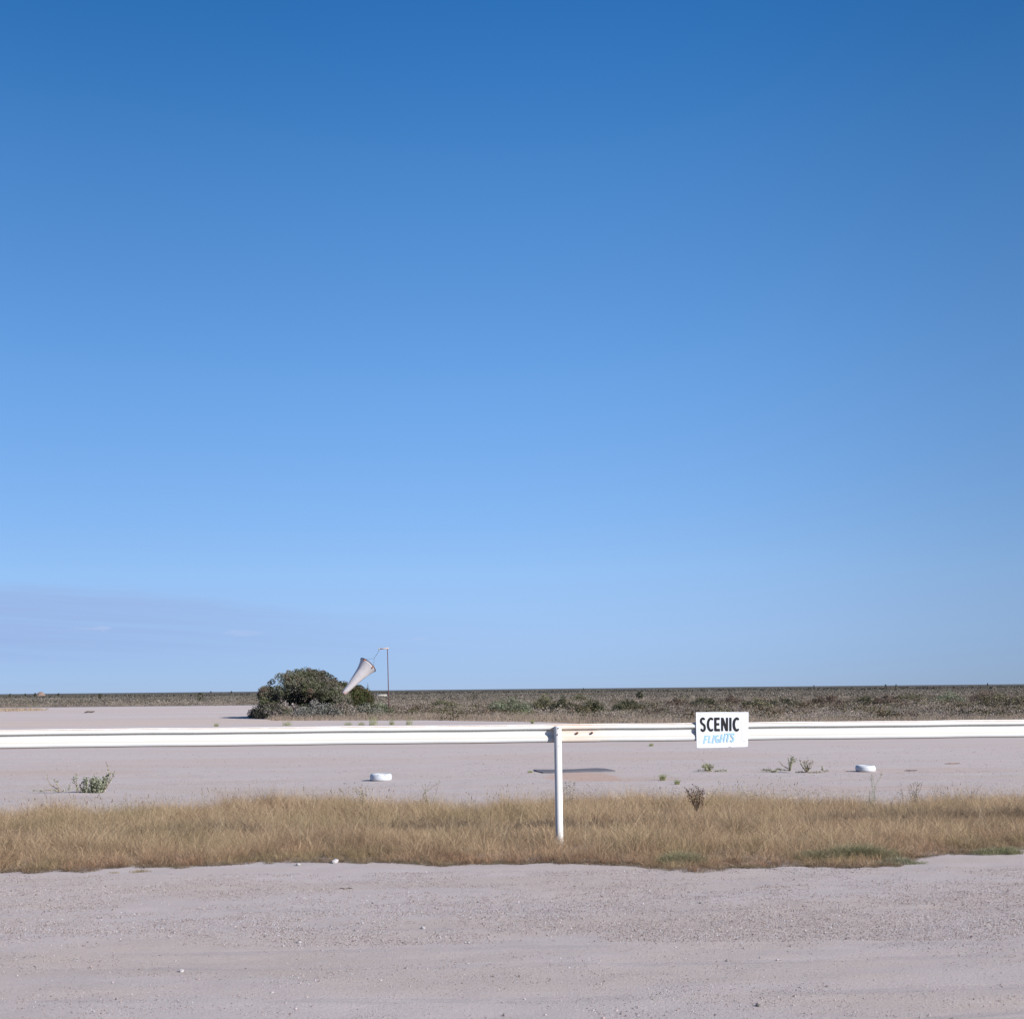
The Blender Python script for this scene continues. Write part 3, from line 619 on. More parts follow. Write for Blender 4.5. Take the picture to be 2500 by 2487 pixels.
# ------------------------------------------------------------------ big bush and its neighbour
def clump_leaves(cen, rad, nper, size, cols, jit=.14, squash=.85, inner=.75):
    k = len(cen); d = unit(k*nper); rr_ = np.repeat(rad, nper)*rng.uniform(inner, 1.05, k*nper)
    P_ = np.repeat(cen, nper, 0)+d*rr_[:, None]*np.array([1, 1, squash])
    cc_ = np.repeat(cols, nper, 0)*rng.normal(1, jit, (k*nper, 1)); kp = P_[:, 2] > .02
    return quads(P_[kp], rng.uniform(.6, 1.3, kp.sum())*size, np.clip(cc_[kp], .01, .9), .55)
def big_bush(name, outline, D, base_y, label, cols, weights, ncl, leaf, dark_low=True, nper=70, seed=0, depth=.95, dcap=5.5, holes=()):
    pts = [dp(px, py, D) for px, py in outline]; xs_ = [p.x for p in pts]; hs_ = [p.z for p in pts]
    x0, x1 = xs_[0], xs_[-1]; xc = (x0+x1)/2
    B = thing(name, label, 'bush', (xc, D, 0)); cen, rad, cl = [], [], []; hl = [(dp(a, b_, D), r_) for a, b_, r_ in holes]
    while len(cen) < ncl:
        x = rng.uniform(x0, x1); Hh = np.interp(x, xs_, hs_); Dp = min(dcap, depth*Hh+.5)*math.sqrt(max(.08, 1-((x-xc)/(x1-x0)*2)**2*.75))
        th = rng.uniform(0, math.pi); r = rng.choice([.28, .45, .68])*rng.uniform(.85, 1.15); q_ = rng.uniform(.84, 1.03) if rng.uniform() < .85 else rng.uniform(.4, .8)
        yy = -math.cos(th)*Dp*q_; zz = math.sin(th)*(Hh-r*.75)*q_
        hol = vn(x*.9+seed, zz*1.1, 70+seed)
        if dark_low and yy < 0 and zz < Hh*.55 and zz > .3 and hol > .42: continue
        if any(math.hypot(x-h_.x, (zz-h_.z)*1.1) < r_*(.6+.8*float(vn(x*2, zz*2, 71))) and yy < 4.5 for h_, r_ in hl): continue
        if zz > .5 and vn(x*1.4, zz*1.4+yy, 75+seed) > .70: continue
        cen.append((x-xc, yy, max(zz, r*.5))); rad.append(r)
        cl.append(0)
    cen = np.array(cen); rad = np.array(rad); cv_ = pick(cols, ncl, .10, weights)
    # neighbouring clumps share a tone
    tn_ = vn(cen[:, 0]*.7+seed, cen[:, 2]*.9, 77)[:, None]; cv_ = cv_*(.24+.46*tn_)
    v1 = clump_leaves(cen, rad, int(nper*1.5), leaf, cv_); 
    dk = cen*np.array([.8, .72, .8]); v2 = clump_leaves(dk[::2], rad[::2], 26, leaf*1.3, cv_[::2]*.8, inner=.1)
    v_, f_, c_ = join([v1, v2]); mesh_np('foliage', v_, f_, M_leaf, B, c_)
    b = MB()
    for k in range(9):
        bx_ = rng.uniform(-.25, .25)*(x1-x0); p0 = Vector((bx_*.5, rng.uniform(-.4, .4), -.1)); j = rng.integers(0, ncl); p3 = Vector(cen[j]); md = p0.lerp(p3, .5)+Vector((rng.uniform(-.3, .3), rng.uniform(-.3, .3), .35))
        b.tube([p0, p0.lerp(md, .5)+Vector((.1, 0, .1)), md, p3], [.13, .10, .07, .02], 7)
    b.build('trunk', M_bark, B, True)
    return B
GREY = [(.235, .225, .165), (.20, .21, .125), (.15, .165, .085), (.27, .25, .21), (.22, .16, .12)]
o1 = [(622, 1732), (628, 1708), (641, 1684), (648, 1673), (660, 1663), (674, 1656), (684, 1643), (712, 1637), (754, 1630), (786, 1637), (814, 1654), (836, 1674), (848, 1702), (862, 1724)]
big_bush('large_bush', o1, 151, 0, 'large rounded grey-green bush standing alone at the edge of the bare field', GREY, [.32, .26, .17, .15, .10], 1050, .075, seed=1, depth=1.9, dcap=8.5, holes=((676, 1676, .75), (690, 1700, .7), (742, 1707, 1.15), (634, 1722, .8), (715, 1704, .6), (800, 1716, .6)))
o2 = [(808, 1672), (820, 1660), (848, 1665), (862, 1668), (879, 1673), (895, 1682), (902, 1690), (906, 1706), (903, 1722)]
big_bush('dark_green_bush', o2, 158, 0, 'darker green bush behind the windsock on the right of the large bush', [(.085, .105, .04), (.13, .14, .055), (.06, .07, .035), (.16, .10, .06)], [.4, .3, .2, .1], 330, .075, dark_low=False, seed=4)

# ------------------------------------------------------------------ scrub
def scrub(n, ya, yb, nper, leaf, hr, wr, cols, wts, edge=True, dens_thr=.3, xw=.37):
    y = ya+(yb-ya)*rng.uniform(0, 1, n)**1.0; x = rng.uniform(-1, 1, n)*(y*xw+6)
    if edge:
        kp = y > edge_y(x)+rng.uniform(0, 3, n)+6*(fbm(x*.12, y*.05, 80)-.5); x, y = x[kp], y[kp]
    d = fbm(x*.15, y*.12, 81); kp = d > dens_thr*rng.uniform(.5, 1.1, len(x)); x, y = x[kp], y[kp]; k = len(x)
    h_ = rng.uniform(*hr, k)*(.7+.6*fbm(x*.08, y*.06, 84)); w_ = rng.uniform(*wr, k)
    d_ = unit(k*nper); d_[:, 2] = np.abs(d_[:, 2]); q_ = rng.uniform(.55, 1.05, k*nper)
    P_ = np.stack([np.repeat(x, nper)+d_[:, 0]*np.repeat(w_, nper)*q_, np.repeat(y, nper)+d_[:, 1]*np.repeat(w_, nper)*q_, d_[:, 2]*np.repeat(h_, nper)*q_+.02], 1)
    cc_ = pick(cols, k, .12, wts)*(.55+.9*fbm(x*.10, y*.03, 88))[:, None]*np.array([.86, .80, .73]); return quads(P_, rng.uniform(.6, 1.3, k*nper)*leaf, np.repeat(cc_, nper, 0)*rng.normal(1, .1, (k*nper, 1)), .6)
SC = [(.255, .228, .213), (.28, .255, .238), (.205, .178, .16), (.205, .198, .15), (.12, .12, .075), (.14, .105, .09)]
SW = [.30, .24, .18, .14, .07, .07]
DKB = [(.085, .08, .055), (.06, .056, .038), (.10, .075, .055), (.12, .12, .07)]
def dark_rows():
    st = rng.bit_generator.state; v = scrub(800, 112, 250, 150, .085, (.55, 1.2), (.8, 2.0), DKB, [.3, .25, .25, .2], dens_thr=.60); kf = v[0][::4, 0] > -14; idx = np.repeat(kf, 4); return v[0][idx], np.arange(idx.sum()).reshape(-1, 4), v[2][idx]
parts = [dark_rows(), scrub(5200, 90, 170, 60, .05, (.18, .5), (.4, .8), SC, SW),
         scrub(9500, 165, 330, 46, .075, (.4, .95), (.5, 1.2), SC, SW),
         scrub(14000, 330, 750, 18, .17, (.5, 1.0), (.8, 1.8), [(.19, .175, .165), (.21, .197, .182), (.15, .145, .125), (.10, .10, .08)], [.35, .25, .25, .15]),
         scrub(6000, 750, 2200, 8, .55, (.7, 1.1), (1.5, 3.5), [(.115, .113, .106), (.13, .126, .115), (.09, .092, .082)], [.4, .3, .3], edge=False)]
v_, f_, c_ = join(parts)
tag(mesh_np('saltbush_scrub', v_, f_, M_scrub, col=np.clip(c_, .01, .9)), 'sea of low grey saltbush scrub stretching from the bare field to the horizon', 'scrub', kind='stuff')
# wispy dry fringe along the near edge of the scrub
n = 52000; x = rng.uniform(-60, 48, n); ey = edge_y(x); y = ey+rng.beta(1.1, 2.2, n)*(15)-1.5+4*(fbm(x*.3, x*0, 90)-.5)
kp = (np.abs(x) < y*.37+4) & (x > -27.5); x, y = x[kp], y[kp]; hh = rng.uniform(.25, .75, len(x))*(.55+.8*fbm(x*.35, y*.3, 91))*np.clip((y-edge_y(x)+2.5)/5, .3, 1)
cF = pick([(.27, .205, .165), (.23, .18, .15), (.30, .235, .175), (.18, .16, .10), (.15, .13, .08)], len(x), .10, [.3, .3, .2, .12, .08])
parts = [blades(np.stack([x, y, 0*x], 1), hh, np.full(len(x), .013), rng.uniform(.1, .6, len(x)), cF, 2)]
# dry strip at far left, out on the bare field
n = 5000; x = rng.uniform(-97, -72, n); y = rng.uniform(212, 252, n); kp = ((x+96)/23)**2+((y-232)/19)**2+.6*(fbm(x*.3, y*.2, 95)-.5) < 1; x, y = x[kp], y[kp]
parts.append(blades(np.stack([x, y, 0*x], 1), rng.uniform(.2, .6, len(x)), np.full(len(x), .03), rng.uniform(.1, .6, len(x)), pick([(.34, .25, .17), (.26, .20, .14)], len(x)), 2))
v_, f_, c_ = join(parts)
tag(mesh_np('dry_grass_fringe', v_, f_, M_grass, col=np.clip(c_, .01, .9)), 'wispy mauve-brown dry grass fringing the near edge of the scrub behind the rail', 'grass', kind='stuff')

def shrub(name, px, py, wpx, hpx, label, cols, D=None, ncl=40, leaf=.06, nper=45, group=None):
    if D is None: x, D = gp(px, py)
    if D < 260 and px > 900: D -= 14; hpx += 5
    x = dp(px, py, D).x; s = D/F0; w = wpx*s/2*1.1; h = hpx*s*1.1
    B = thing(name, label, 'shrub', (x, D, 0), group); k = ncl; a = unit(k); a[:, 2] = np.abs(a[:, 2])
    r = rng.uniform(.2, .34, k)*min(w, h); q_ = rng.uniform(.35, 1, k)**.6
    cen = np.stack([a[:, 0]*(w-r)*q_, a[:, 1]*(w*.8-r)*q_, a[:, 2]*(h-r)*q_+.03], 1)
    lobe = rng.choice(4, k, p=[.35, .25, .22, .18]); ox_ = np.array([0, -.5, .45, .75])*w*rng.uniform(.7, 1.3); hs_ = np.array([1.1, .72, .85, .5])
    sx_ = np.array([.75, .6, .62, .45]); cen = np.stack([cen[:, 0]*sx_[lobe]+ox_[lobe], cen[:, 1]+rng.normal(0, .3*w, 4)[lobe], cen[:, 2]*hs_[lobe]], 1); r = r*.9
    cv_ = pick(cols, k, .14)*np.array([1.1, .95, .85, 1.2])[lobe][:, None]; v_, f_, c_ = clump_leaves(cen, r, nper, leaf, cv_, inner=.4); mesh_np('foliage', v_, f_, M_leaf, B, c_)
    b = MB()
    for j in range(6): p = Vector(cen[rng.integers(0, k)]); b.tube([(0, 0, -.05), p*.5+Vector((0, 0, .05)), p], [.035, .02, .008], 5)
    b.build('stem', M_bark, B); return B
GG = [(.15, .165, .105), (.105, .125, .07), (.19, .20, .145)]; DG = [(.07, .072, .042), (.045, .046, .028), (.11, .105, .065)]; BR = [(.115, .08, .062), (.07, .052, .042), (.16, .12, .095)]
OL = [(.125, .12, .068), (.09, .088, .048), (.16, .15, .09)]
for (px, py, w, h, lab, cols) in (
    (928, 1741, 62, 26, 'low olive green shrub around the foot of the windsock pole', GG),
    (1240, 1737, 105, 44, 'wide blue-green shrub in the scrub left of the guardrail post, the largest along that stretch', GG),
    (1075, 1728, 75, 22, 'low olive shrub in the scrub between the windsock pole and the wide blue-green shrub', OL),
    (1330, 1733, 60, 40, 'pale olive shrub just right of the wide blue-green shrub', OL),
    (1375, 1733, 60, 30, 'dark green shrub directly above the guardrail post', DG),
    (1440, 1736, 70, 34, 'darkest green shrub behind the two rail bolts', DG),
    (1415, 1716, 50, 26, 'yellow-green shrub standing further back above the rail joint', OL),
    (1530, 1733, 80, 32, 'dark olive shrub midway between the rail joint and the sign', DG),
    (1650, 1725, 60, 24, 'brown twiggy shrub just left of the sign', BR),
    (1715, 1724, 60, 26, 'dark green shrub rising behind the top left of the sign', DG),
    (1790, 1722, 70, 28, 'dark brown shrub rising behind the top right of the sign', BR),
    (1845, 1728, 60, 26, 'olive green shrub just right of the sign', OL),
    (1915, 1724, 90, 24, 'long low green shrub a short way right of the sign', DG),
    (2015, 1722, 95, 28, 'brown-topped shrub midway between the sign and the right tyre', BR),
    (2105, 1722, 80, 26, 'near-black low shrub above the right tyre', DG),
    (2165, 1722, 90, 26, 'reddish brown shrub just right of the shrub above the right tyre', BR),
    (2225, 1712, 60, 22, 'yellow-green shrub far right, behind the reddish brown one', OL),
    (2310, 1716, 90, 28, 'grey-green shrub two in from the right edge of the view', GG),
    (2400, 1716, 80, 32, 'dark brown shrub in front of the tallest bush at far right', BR),
    (2440, 1722, 130, 48, 'tall brown and olive bush at the far right edge of the scrub', BR+OL),
    (668, 1751, 60, 30, 'low grey shrub at the left foot of the large bush', GG),
    (700, 1754, 100, 44, 'mauve-grey twiggy shrub in front of the large bush, left of centre', [(.20, .17, .16), (.16, .135, .125), (.24, .21, .195)]),
    (772, 1755, 100, 48, 'blue-grey shrub in front of the middle of the large bush', [(.17, .165, .145), (.135, .135, .11), (.20, .19, .175)]),
    (838, 1754, 95, 42, 'brown-grey shrub under the tip of the windsock', [(.19, .155, .135), (.15, .13, .10), (.23, .20, .175)]),
    (890, 1752, 80, 38, 'pale grey shrub at the foot of the dark green bush', [(.185, .175, .145), (.15, .145, .11)]),
    (722, 1722, 0, 0, None, None)):
    if lab: shrub('shrub', px, py, w, h, lab, cols, ncl=int(45+w*.6), nper=46, leaf=.075)

# small tufts on the bare ground just behind the rail
for (px, py, w, h, lab) in ((700, 1771, 36, 14, 'bright green tuft behind the rail below the large bush'), (850, 1770, 32, 10, 'low green tuft behind the rail under the windsock tip'),
    (912, 1770, 34, 24, 'tall reddish-tipped green tuft behind the rail left of the windsock pole'), (882, 1770, 26, 11, 'small green tuft touching the left of the tall reddish-tipped tuft'), (957, 1769, 20, 15, 'narrow green tuft behind the rail just right of the windsock pole'),
    (999, 1769, 26, 16, 'green tuft behind the rail, second to the right of the windsock pole'), (1300, 1766, 12, 12, 'tiny yellow-green tuft behind the rail left of the post'), (528, 1773, 18, 10, 'sparse dark tuft behind the rail left of the large bush shadow'),
    (1590, 1821, 16, 8, 'small green tuft below the rail left of the sign'), (1618, 1904, 20, 17, 'olive tuft on the bare ground, left of the pair below the sign'), (1653, 1914, 16, 12, 'small bright green tuft closest to the grass below the sign'), (1295, 1886, 20, 6, 'flat yellow-green tuft at the left tip of the dark patch')):
    x, D = gp(px, py); s = D/F0; B = thing('grass_tuft', lab, 'tuft', (x, D, float(gz(x, D)))); n = 130; 
    P_ = np.stack([np.clip(rng.normal(0, w*s*.17, n), -w*s*.3, w*s*.3), np.clip(rng.normal(0, w*s*.15, n), -w*s*.3, w*s*.3), np.zeros(n)], 1); g_ = [(.22, .24, .11), (.27, .28, .14), (.19, .19, .10)]
    v_, f_, c_ = join([blades(P_, rng.uniform(.5, 1.1, n)*h*s, np.full(n, max(.006, .16*s)), rng.uniform(.1, .8, n), pick(g_, n), 2)])
    mesh_np('foliage', v_, f_, M_grass, B, c_)
    if h > 9:
        kq = 60; v_, f_, c_ = quads(np.stack([rng.normal(0, w*s*.24, kq), rng.normal(0, w*s*.2, kq), rng.uniform(.3, 1, kq)*h*s], 1), max(.012, .35*s), pick([(.25, .26, .13), (.30, .18, .12) if 'reddish' in lab else (.24, .26, .14)], kq)); mesh_np('leaves', v_, f_, M_leaf, B, c_)

# ------------------------------------------------------------------ twiggy plants
def twig_plant(name, base_px, D, stems, label, leafcol, stemcol=(.22, .17, .12), leaf=.02, r0=.008, cat='plant'):
    """stems: (list of photo points, leaf count, spread in m)"""
    g_ = dp(base_px[0], base_px[1], D); z0 = float(gz(g_.x, D)); B = thing(name, label, cat, (g_.x, D, z0)); b = MB(); L = []
    for pts, nl, sp_ in stems:
        nl = int(nl*1.25)
        dy = rng.uniform(-.12, .12); P_ = [dp(px, py, D)-Vector((g_.x, D, z0)) for px, py in pts]
        P_ = [Vector((p.x, dy*i/len(P_)*2, max(p.z, .0))) for i, p in enumerate(P_)]
        b.tube(P_, list(np.linspace(r0, r0*.35, len(P_))), 5)
        if nl:
            t_ = rng.uniform(0.08, 1, nl)*(len(P_)-1); i_ = np.minimum(t_.astype(int), len(P_)-2); A = np.array([tuple(p) for p in P_])
            L.append(A[i_]+(A[i_+1]-A[i_])*(t_-i_)[:, None]+rng.normal(0, sp_, (nl, 3)))
    me = b.build('stem', M_stem, B); a = me.data.color_attributes.new('tone', 'FLOAT_COLOR', 'POINT'); a.data.foreach_set('color', np.tile([*stemcol, 1.], len(me.data.vertices)))
    if L:
        L = np.concatenate(L); L[:, 2] = np.abs(L[:, 2]); v_, f_, c_ = quads(L, rng.uniform(.7, 1.4, len(L))*leaf, pick(leafcol, len(L), .15), .45); mesh_np('leaves', v_, f_, M_leaf, B, c_)
    return B
k1 = lambda u, v: (80+u/8.05, 1840+v/8.05)
GL = [(.26, .28, .20), (.21, .22, .14), (.31, .32, .25)]
st = [([k1(540, 740), k1(470, 690), k1(350, 610), k1(285, 530), k1(262, 400)], 18, .01), ([k1(560, 700), k1(500, 640), k1(480, 560), k1(445, 510)], 14, .012), ([k1(482, 560), k1(500, 515)], 6, .01),
      ([k1(540, 740), k1(400, 700), k1(200, 715), k1(10, 715)], 45, .02), ([k1(560, 735), k1(720, 690), k1(745, 560)], 22, .018),
      ([k1(885, 760), k1(890, 680), k1(820, 550), k1(812, 450)], 34, .02), ([k1(885, 760), k1(880, 650), k1(865, 480), k1(875, 400)], 40, .02), ([k1(950, 740), k1(920, 620), k1(950, 550)], 16, .015),
      ([k1(1010, 760), k1(1005, 600), k1(1020, 480)], 70, .022), ([k1(1060, 760), k1(1080, 600), k1(1090, 470)], 90, .028), ([k1(1400, 740), k1(1480, 600), k1(1520, 480), k1(1525, 370)], 26, .012),
      ([k1(1480, 600), k1(1560, 480), k1(1610, 350)], 22, .014), ([k1(1420, 700), k1(1440, 560), k1(1440, 450), k1(1465, 400)], 50, .02), ([k1(1440, 560), k1(1500, 400), k1(1470, 260), k1(1430, 170)], 16, .01)]
for i in range(16):
    u = 1130+i*20; hgt_ = 460+rng.uniform(-30, 70)+abs(i-8)*5; st.append(([k1(1250+(u-1250)*.4, 770), k1(1250+(u-1250)*.8, 650), k1(u+rng.uniform(-20, 30), hgt_)], 95, .03))
st += [([k1(1000+i*60, 765), k1(980+i*62, 720), k1(960+i*66, 690)], 55, .03) for i in range(7)]
twig_plant('saltbush_plant', (200, 1936), gp(200, 1936)[1], st, 'straggly grey-green plant with long bare twigs, on bare ground near the left edge', GL, leaf=.028, r0=.013)
k2 = lambda u, v: (1700+u/5.367, 1840+v/5.367)
twig_plant('saltbush_plant', (1735, 1882), gp(1735, 1883)[1], [([k2(170, 225), k2(150+25*i-60, 170), k2(130+22*i-40, 130+8*abs(i-2))], 55, .03) for i in range(6)]+[([k2(230, 230), k2(300, 215), k2(400, 215)], 60, .02), ([k2(200, 240), k2(150, 150), k2(70, 65)], 6, .01), ([k2(150, 215), k2(10, 210)], 30, .02)],
           'low olive plant with one bare stick, on bare ground below the sign', [(.24, .25, .13), (.19, .20, .10), (.30, .29, .18)], leaf=.022)
twig_plant('saltbush_plant', (1928, 1884), gp(1928, 1884)[1], [([k2(1225, 225), k2(1230, 150), k2(1205+24*i, 35+10*abs(i-2))], 38, .02) for i in range(6)]+[([k2(1200, 190), k2(1130, 150), k2(1080, 80)], 20, .012), ([k2(1000, 235), k2(960, 210), k2(860, 215)], 70, .022), ([k2(1010, 245), k2(1040, 210)], 50, .03), ([k2(1210, 215), k2(1100, 200), k2(1060, 200)], 40, .018)],
           'upright fan of green twigs, left one of the pair between sign and right tyre', [(.24, .26, .15), (.19, .20, .11), (.29, .28, .19)], leaf=.026, r0=.012)
twig_plant('saltbush_plant', (1972, 1886), gp(1972, 1886)[1], [([k2(1440, 235), k2(1400+16*i, 180), k2(1360+26*i, 75+12*(i % 2))], 34, .016) for i in range(7)]+[([k2(1450, 240), k2(1600, 235), k2(1730, 215)], 60, .02), ([k2(1440, 238), k2(1300, 240)], 40, .018), ([k2(1660, 220), k2(1650, 170)], 26, .022)],
           'upright fan of pale olive twigs, right one of the pair between sign and right tyre', [(.25, .24, .15), (.21, .20, .12), (.29, .27, .18)], leaf=.024, r0=.012)
# tall weeds rising from the back of the grass
k3 = lambda u, v: (2050+u/7.728, 1860+v/7.728)
twig_plant('weed', (2134, 1975), 30.5, [([k3(660, 900), k3(660, 620), k3(690, 430), k3(745, 350), k3(820, 250), k3(815, 165)], 34, .012), ([k3(660, 700), k3(665, 450), k3(640, 290), k3(630, 220)], 26, .012), ([k3(600, 880), k3(610, 560), k3(590, 360), k3(565, 260)], 40, .014),
      ([k3(570, 880), k3(560, 700), k3(580, 520)], 44, .018)], 'tall forked pale green weed rising from the grass below the right tyre', [(.27, .28, .19), (.20, .16, .11)], (.27, .29, .20), leaf=.012, r0=.006)
twig_plant('weed', (2228, 1975), 30.5, [([k3(1390, 900), k3(1360+q_*30, 640), k3(1300+q_*60, 370+20*abs(q_-3))], 52, .02) for q_ in range(5)]+[([k3(1200, 800), k3(1170, 620), k3(1150, 500)], 36, .016), ([k3(1400, 800), k3(1450, 440), k3(1495, 400)], 26, .016)], 'bushy grey-green weed at the back of the grass, right of the tall forked one', [(.22, .21, .14), (.17, .15, .10)], leaf=.013, r0=.005)
k4 = lambda u, v: (1600+u/6.44, 1900+v/6.44)
twig_plant('weed', (1700, 1990), 30.0, [([k4(650, 520), k4(560+q_*28, 330), k4(470+q_*45, 150+30*(q_ % 2))], 75, .022) for q_ in range(7)]+[([k4(700, 420), k4(690, 170), k4(590, 95)], 24, .012), ([k4(740, 450), k4(740, 300)], 50, .018)], 'dark red-brown dead weed at the back of the grass, left of the sign', [(.085, .045, .035), (.12, .06, .045), (.15, .13, .07)], (.10, .05, .04), leaf=.016, r0=.007)
k5 = lambda u, v: (700+u/2.76, 1640+v/2.76)
twig_plant('weed', (1050, 1965), 30.3, [([k5(960, 900), k5(940-q_*8, 830), k5(900+q_*36, 735+8*(q_ % 2))], 26, .014) for q_ in range(5)]+[([k5(980, 890), k5(1010, 800), k5(1032, 725)], 34, .014)], 'pale green spreading weed in the grass between left tyre and post', [(.30, .31, .22), (.24, .24, .16)], leaf=.012, r0=.005)
twig_plant('weed', (872, 1965), 30.0, [([k5(510, 900), k5(495+q_*12, 830), k5(445+q_*28, 780+8*(q_ % 3))], 34, .016) for q_ in range(4)]+[([k5(395, 900), k5(380, 820), k5(350, 780)], 22, .012)], 'dark-podded weed in the grass below the left tyre', [(.17, .15, .09), (.24, .22, .14)], leaf=.012, r0=.005)
twig_plant('weed', (1375, 1960), 29.6, [([k5(1880+q_*14, 900), k5(1870+q_*20, 800), k5(1850+q_*30, 740)], 44, .02) for q_ in range(4)], 'olive leafy weed touching the right side of the post', [(.20, .19, .10), (.15, .13, .08)], leaf=.013, r0=.005)
# green mats at the near edge of the grass
def mat_plant(px, py, wpx, hpx, label, cols, n=2600):
    x, D = gp(px, py); s = D/F0; w = wpx*s/2; B = thing('ground_cover_plant', label, 'weed', (x, D, float(gz(x, D))))
    k = max(40, n//22); r = np.sqrt(rng.uniform(0, 1, k*2)); a = rng.uniform(0, 6.283, k*2); X_ = np.cos(a)*r*w; Y_ = np.sin(a)*r*w*.32
    kp = (vn(X_*3.2+px, Y_*4, 5)-.35*r) > rng.uniform(.0, .45, k*2); X_, Y_, r = X_[kp], Y_[kp], r[kp]; k = len(X_)
    hh_ = hpx*s*1.25*(1.0-.6*r)*(.4+.9*vn(X_*4+px, Y_*5, 8)); cs_ = pick(cols, k, .18)
    C0 = np.stack([X_, Y_, 0*X_], 1); nb = 30; q = rng.normal(0, 1, (k*nb, 3))*np.array([.045, .045, 0]); P_ = np.repeat(C0, nb, 0)+q
    cb = np.repeat(cs_, nb, 0)*rng.normal(1, .14, (k*nb, 1))
    v_, f_, c_ = join([blades(P_, np.repeat(hh_, nb)*rng.uniform(.4, 1.1, k*nb)+.01, np.full(k*nb, .0026), rng.uniform(.4, 1.6, k*nb), cb, 2),
                       quads(P_[::2]+np.stack([0*P_[::2, 0], 0*P_[::2, 0], np.repeat(hh_, nb)[::2]*rng.uniform(.1, .95, len(P_[::2]))], 1), rng.uniform(.004, .009, len(P_[::2])), cb[::2], .5)])
    mesh_np('foliage', v_, f_, M_grass, B, np.clip(c_, .01, .9))
GM = [(.17, .175, .09), (.21, .21, .125), (.25, .22, .14), (.12, .125, .06), (.20, .16, .10)]
mat_plant(1690, 2112, 190, 34, 'green creeping plant at the near grass edge, below the left half of the sign', GM)
mat_plant(2070, 2098, 260, 44, 'largest green creeping plant at the near edge of the grass, below the right tyre', GM, 4200)
mat_plant(2190, 2108, 130, 14, 'flat sparse plant on the gravel at the right end of the biggest creeping plant', [(.25, .23, .16), (.19, .19, .12)], 1100)
mat_plant(2440, 2088, 170, 16, 'thin green plant on the gravel close to the right edge', GM, 1500)
mat_plant(1840, 2105, 120, 22, 'brownish low plant between the two green creeping plants', [(.22, .165, .11), (.18, .15, .095), (.27, .22, .15)], 1300)
mat_plant(300, 2132, 110, 9, 'thin mat of dry grass straying onto the gravel at left', [(.27, .22, .15), (.20, .16, .11)], 700)

# ------------------------------------------------------------------ stones
import bmesh
def stone(px, py, wpx, label, col, hfac=.6):
    g_ = gpz(px, py); s = wpx*(.62 if wpx < 15 else .8)*g_.y/F0/2; bm = bmesh.new(); bmesh.ops.create_icosphere(bm, subdivisions=2, radius=1)
    off = random.uniform(0, 50)
    for v in bm.verts:
        f_ = .75+.5*float(vn(v.co.x*1.3+off, v.co.y*1.3+v.co.z*1.7, 3)); v.co = Vector((v.co.x*s*f_, v.co.y*s*f_*.8, v.co.z*s*f_*hfac+s*hfac*.55))
    me = bpy.data.meshes.new('stone'); bm.to_mesh(me); bm.free()
    o = link('stone', me, flat('stone_'+('pale' if col[0] > .4 else 'dark'), col, .9, .15, 30)); o.location = g_; o.rotation_euler = (0, 0, random.uniform(0, 6)); tag(o, label, 'stone', 'loose stones on the gravel')
WH = (.34, .32, .32); DK = (.13, .12, .11)
for a in ((818, 2110, 26, 'largest pale rock, half hidden in the near edge of the grass left of centre', WH), (728, 2116, 16, 'small pale rock at the grass edge left of the largest rock', WH),
          (1033, 2268, 15, 'pale flat stone in the middle of the gravel, farther of the two central ones', WH), (1143, 2302, 12, 'pale round stone in the middle of the gravel, nearer of the two central ones', WH),
          (930, 2394, 12, 'pale stone in the foreground left of centre', WH), (443, 2373, 16, 'pale oval stone in the left foreground', WH), (275, 2403, 13, 'pale stone farthest left in the foreground', WH),
          (664, 2426, 12, 'pale stone with a dark shadow, nearest in the left foreground', WH), (731, 2301, 15, 'pale stone left of centre, level with the small round central stone', WH), (425, 2277, 12, 'pale stone on the left, farthest of the left foreground stones', WH),
          (1281, 2435, 11, 'pale stone close to the bottom, just right of centre', WH), (1332, 2472, 12, 'pale stone at the very bottom, right of centre', WH), (1898, 2343, 12, 'pale stone in the right foreground', WH),
          (1710, 2205, 12, 'dark stone on the gravel below the sign', DK), (1852, 2456, 17, 'dark flat stone at the bottom right', DK), (1940, 2098, 20, 'pale stone in the near edge of the grass between green plants', WH)):
    stone(*a)
# dead sticks and scraps lying on the bare ground
def stick(px, py, wpx, label, mat=M_bark, r=.012):
    g_ = gpz(px, py); s = wpx*g_.y/F0/2; b = MB(); b.tube([(-s, .05, .01), (-s*.3, -.03, r*1.5), (s*.4, .04, r), (s, -.02, r*1.8)], [r*.6, r, r, r*.5], 6); b.tube([(s*.1, 0, r), (s*.5, .25, r*2)], [r*.7, r*.3], 5)
    o = b.build('stick', mat); o.location = g_; tag(o, label, 'stick')
stick(2224, 1881, 30, 'dark stick on bare ground just right of the right tyre', M_bark, .016); stick(2325, 1865, 36, 'reddish flat stick on bare ground near the right edge', M_rust, .014)
stick(218, 1740, 26, 'fallen branch far out on the bare field at left', M_bark, .12); stick(845, 2170, 30, 'thin dry twig on the gravel left of centre', M_bark, .006); stick(1935, 1950, 60, 'pale weathered branch lying at the back of the grass below the right tyre', flat('bleached_wood', (.38, .34, .32)), .015)

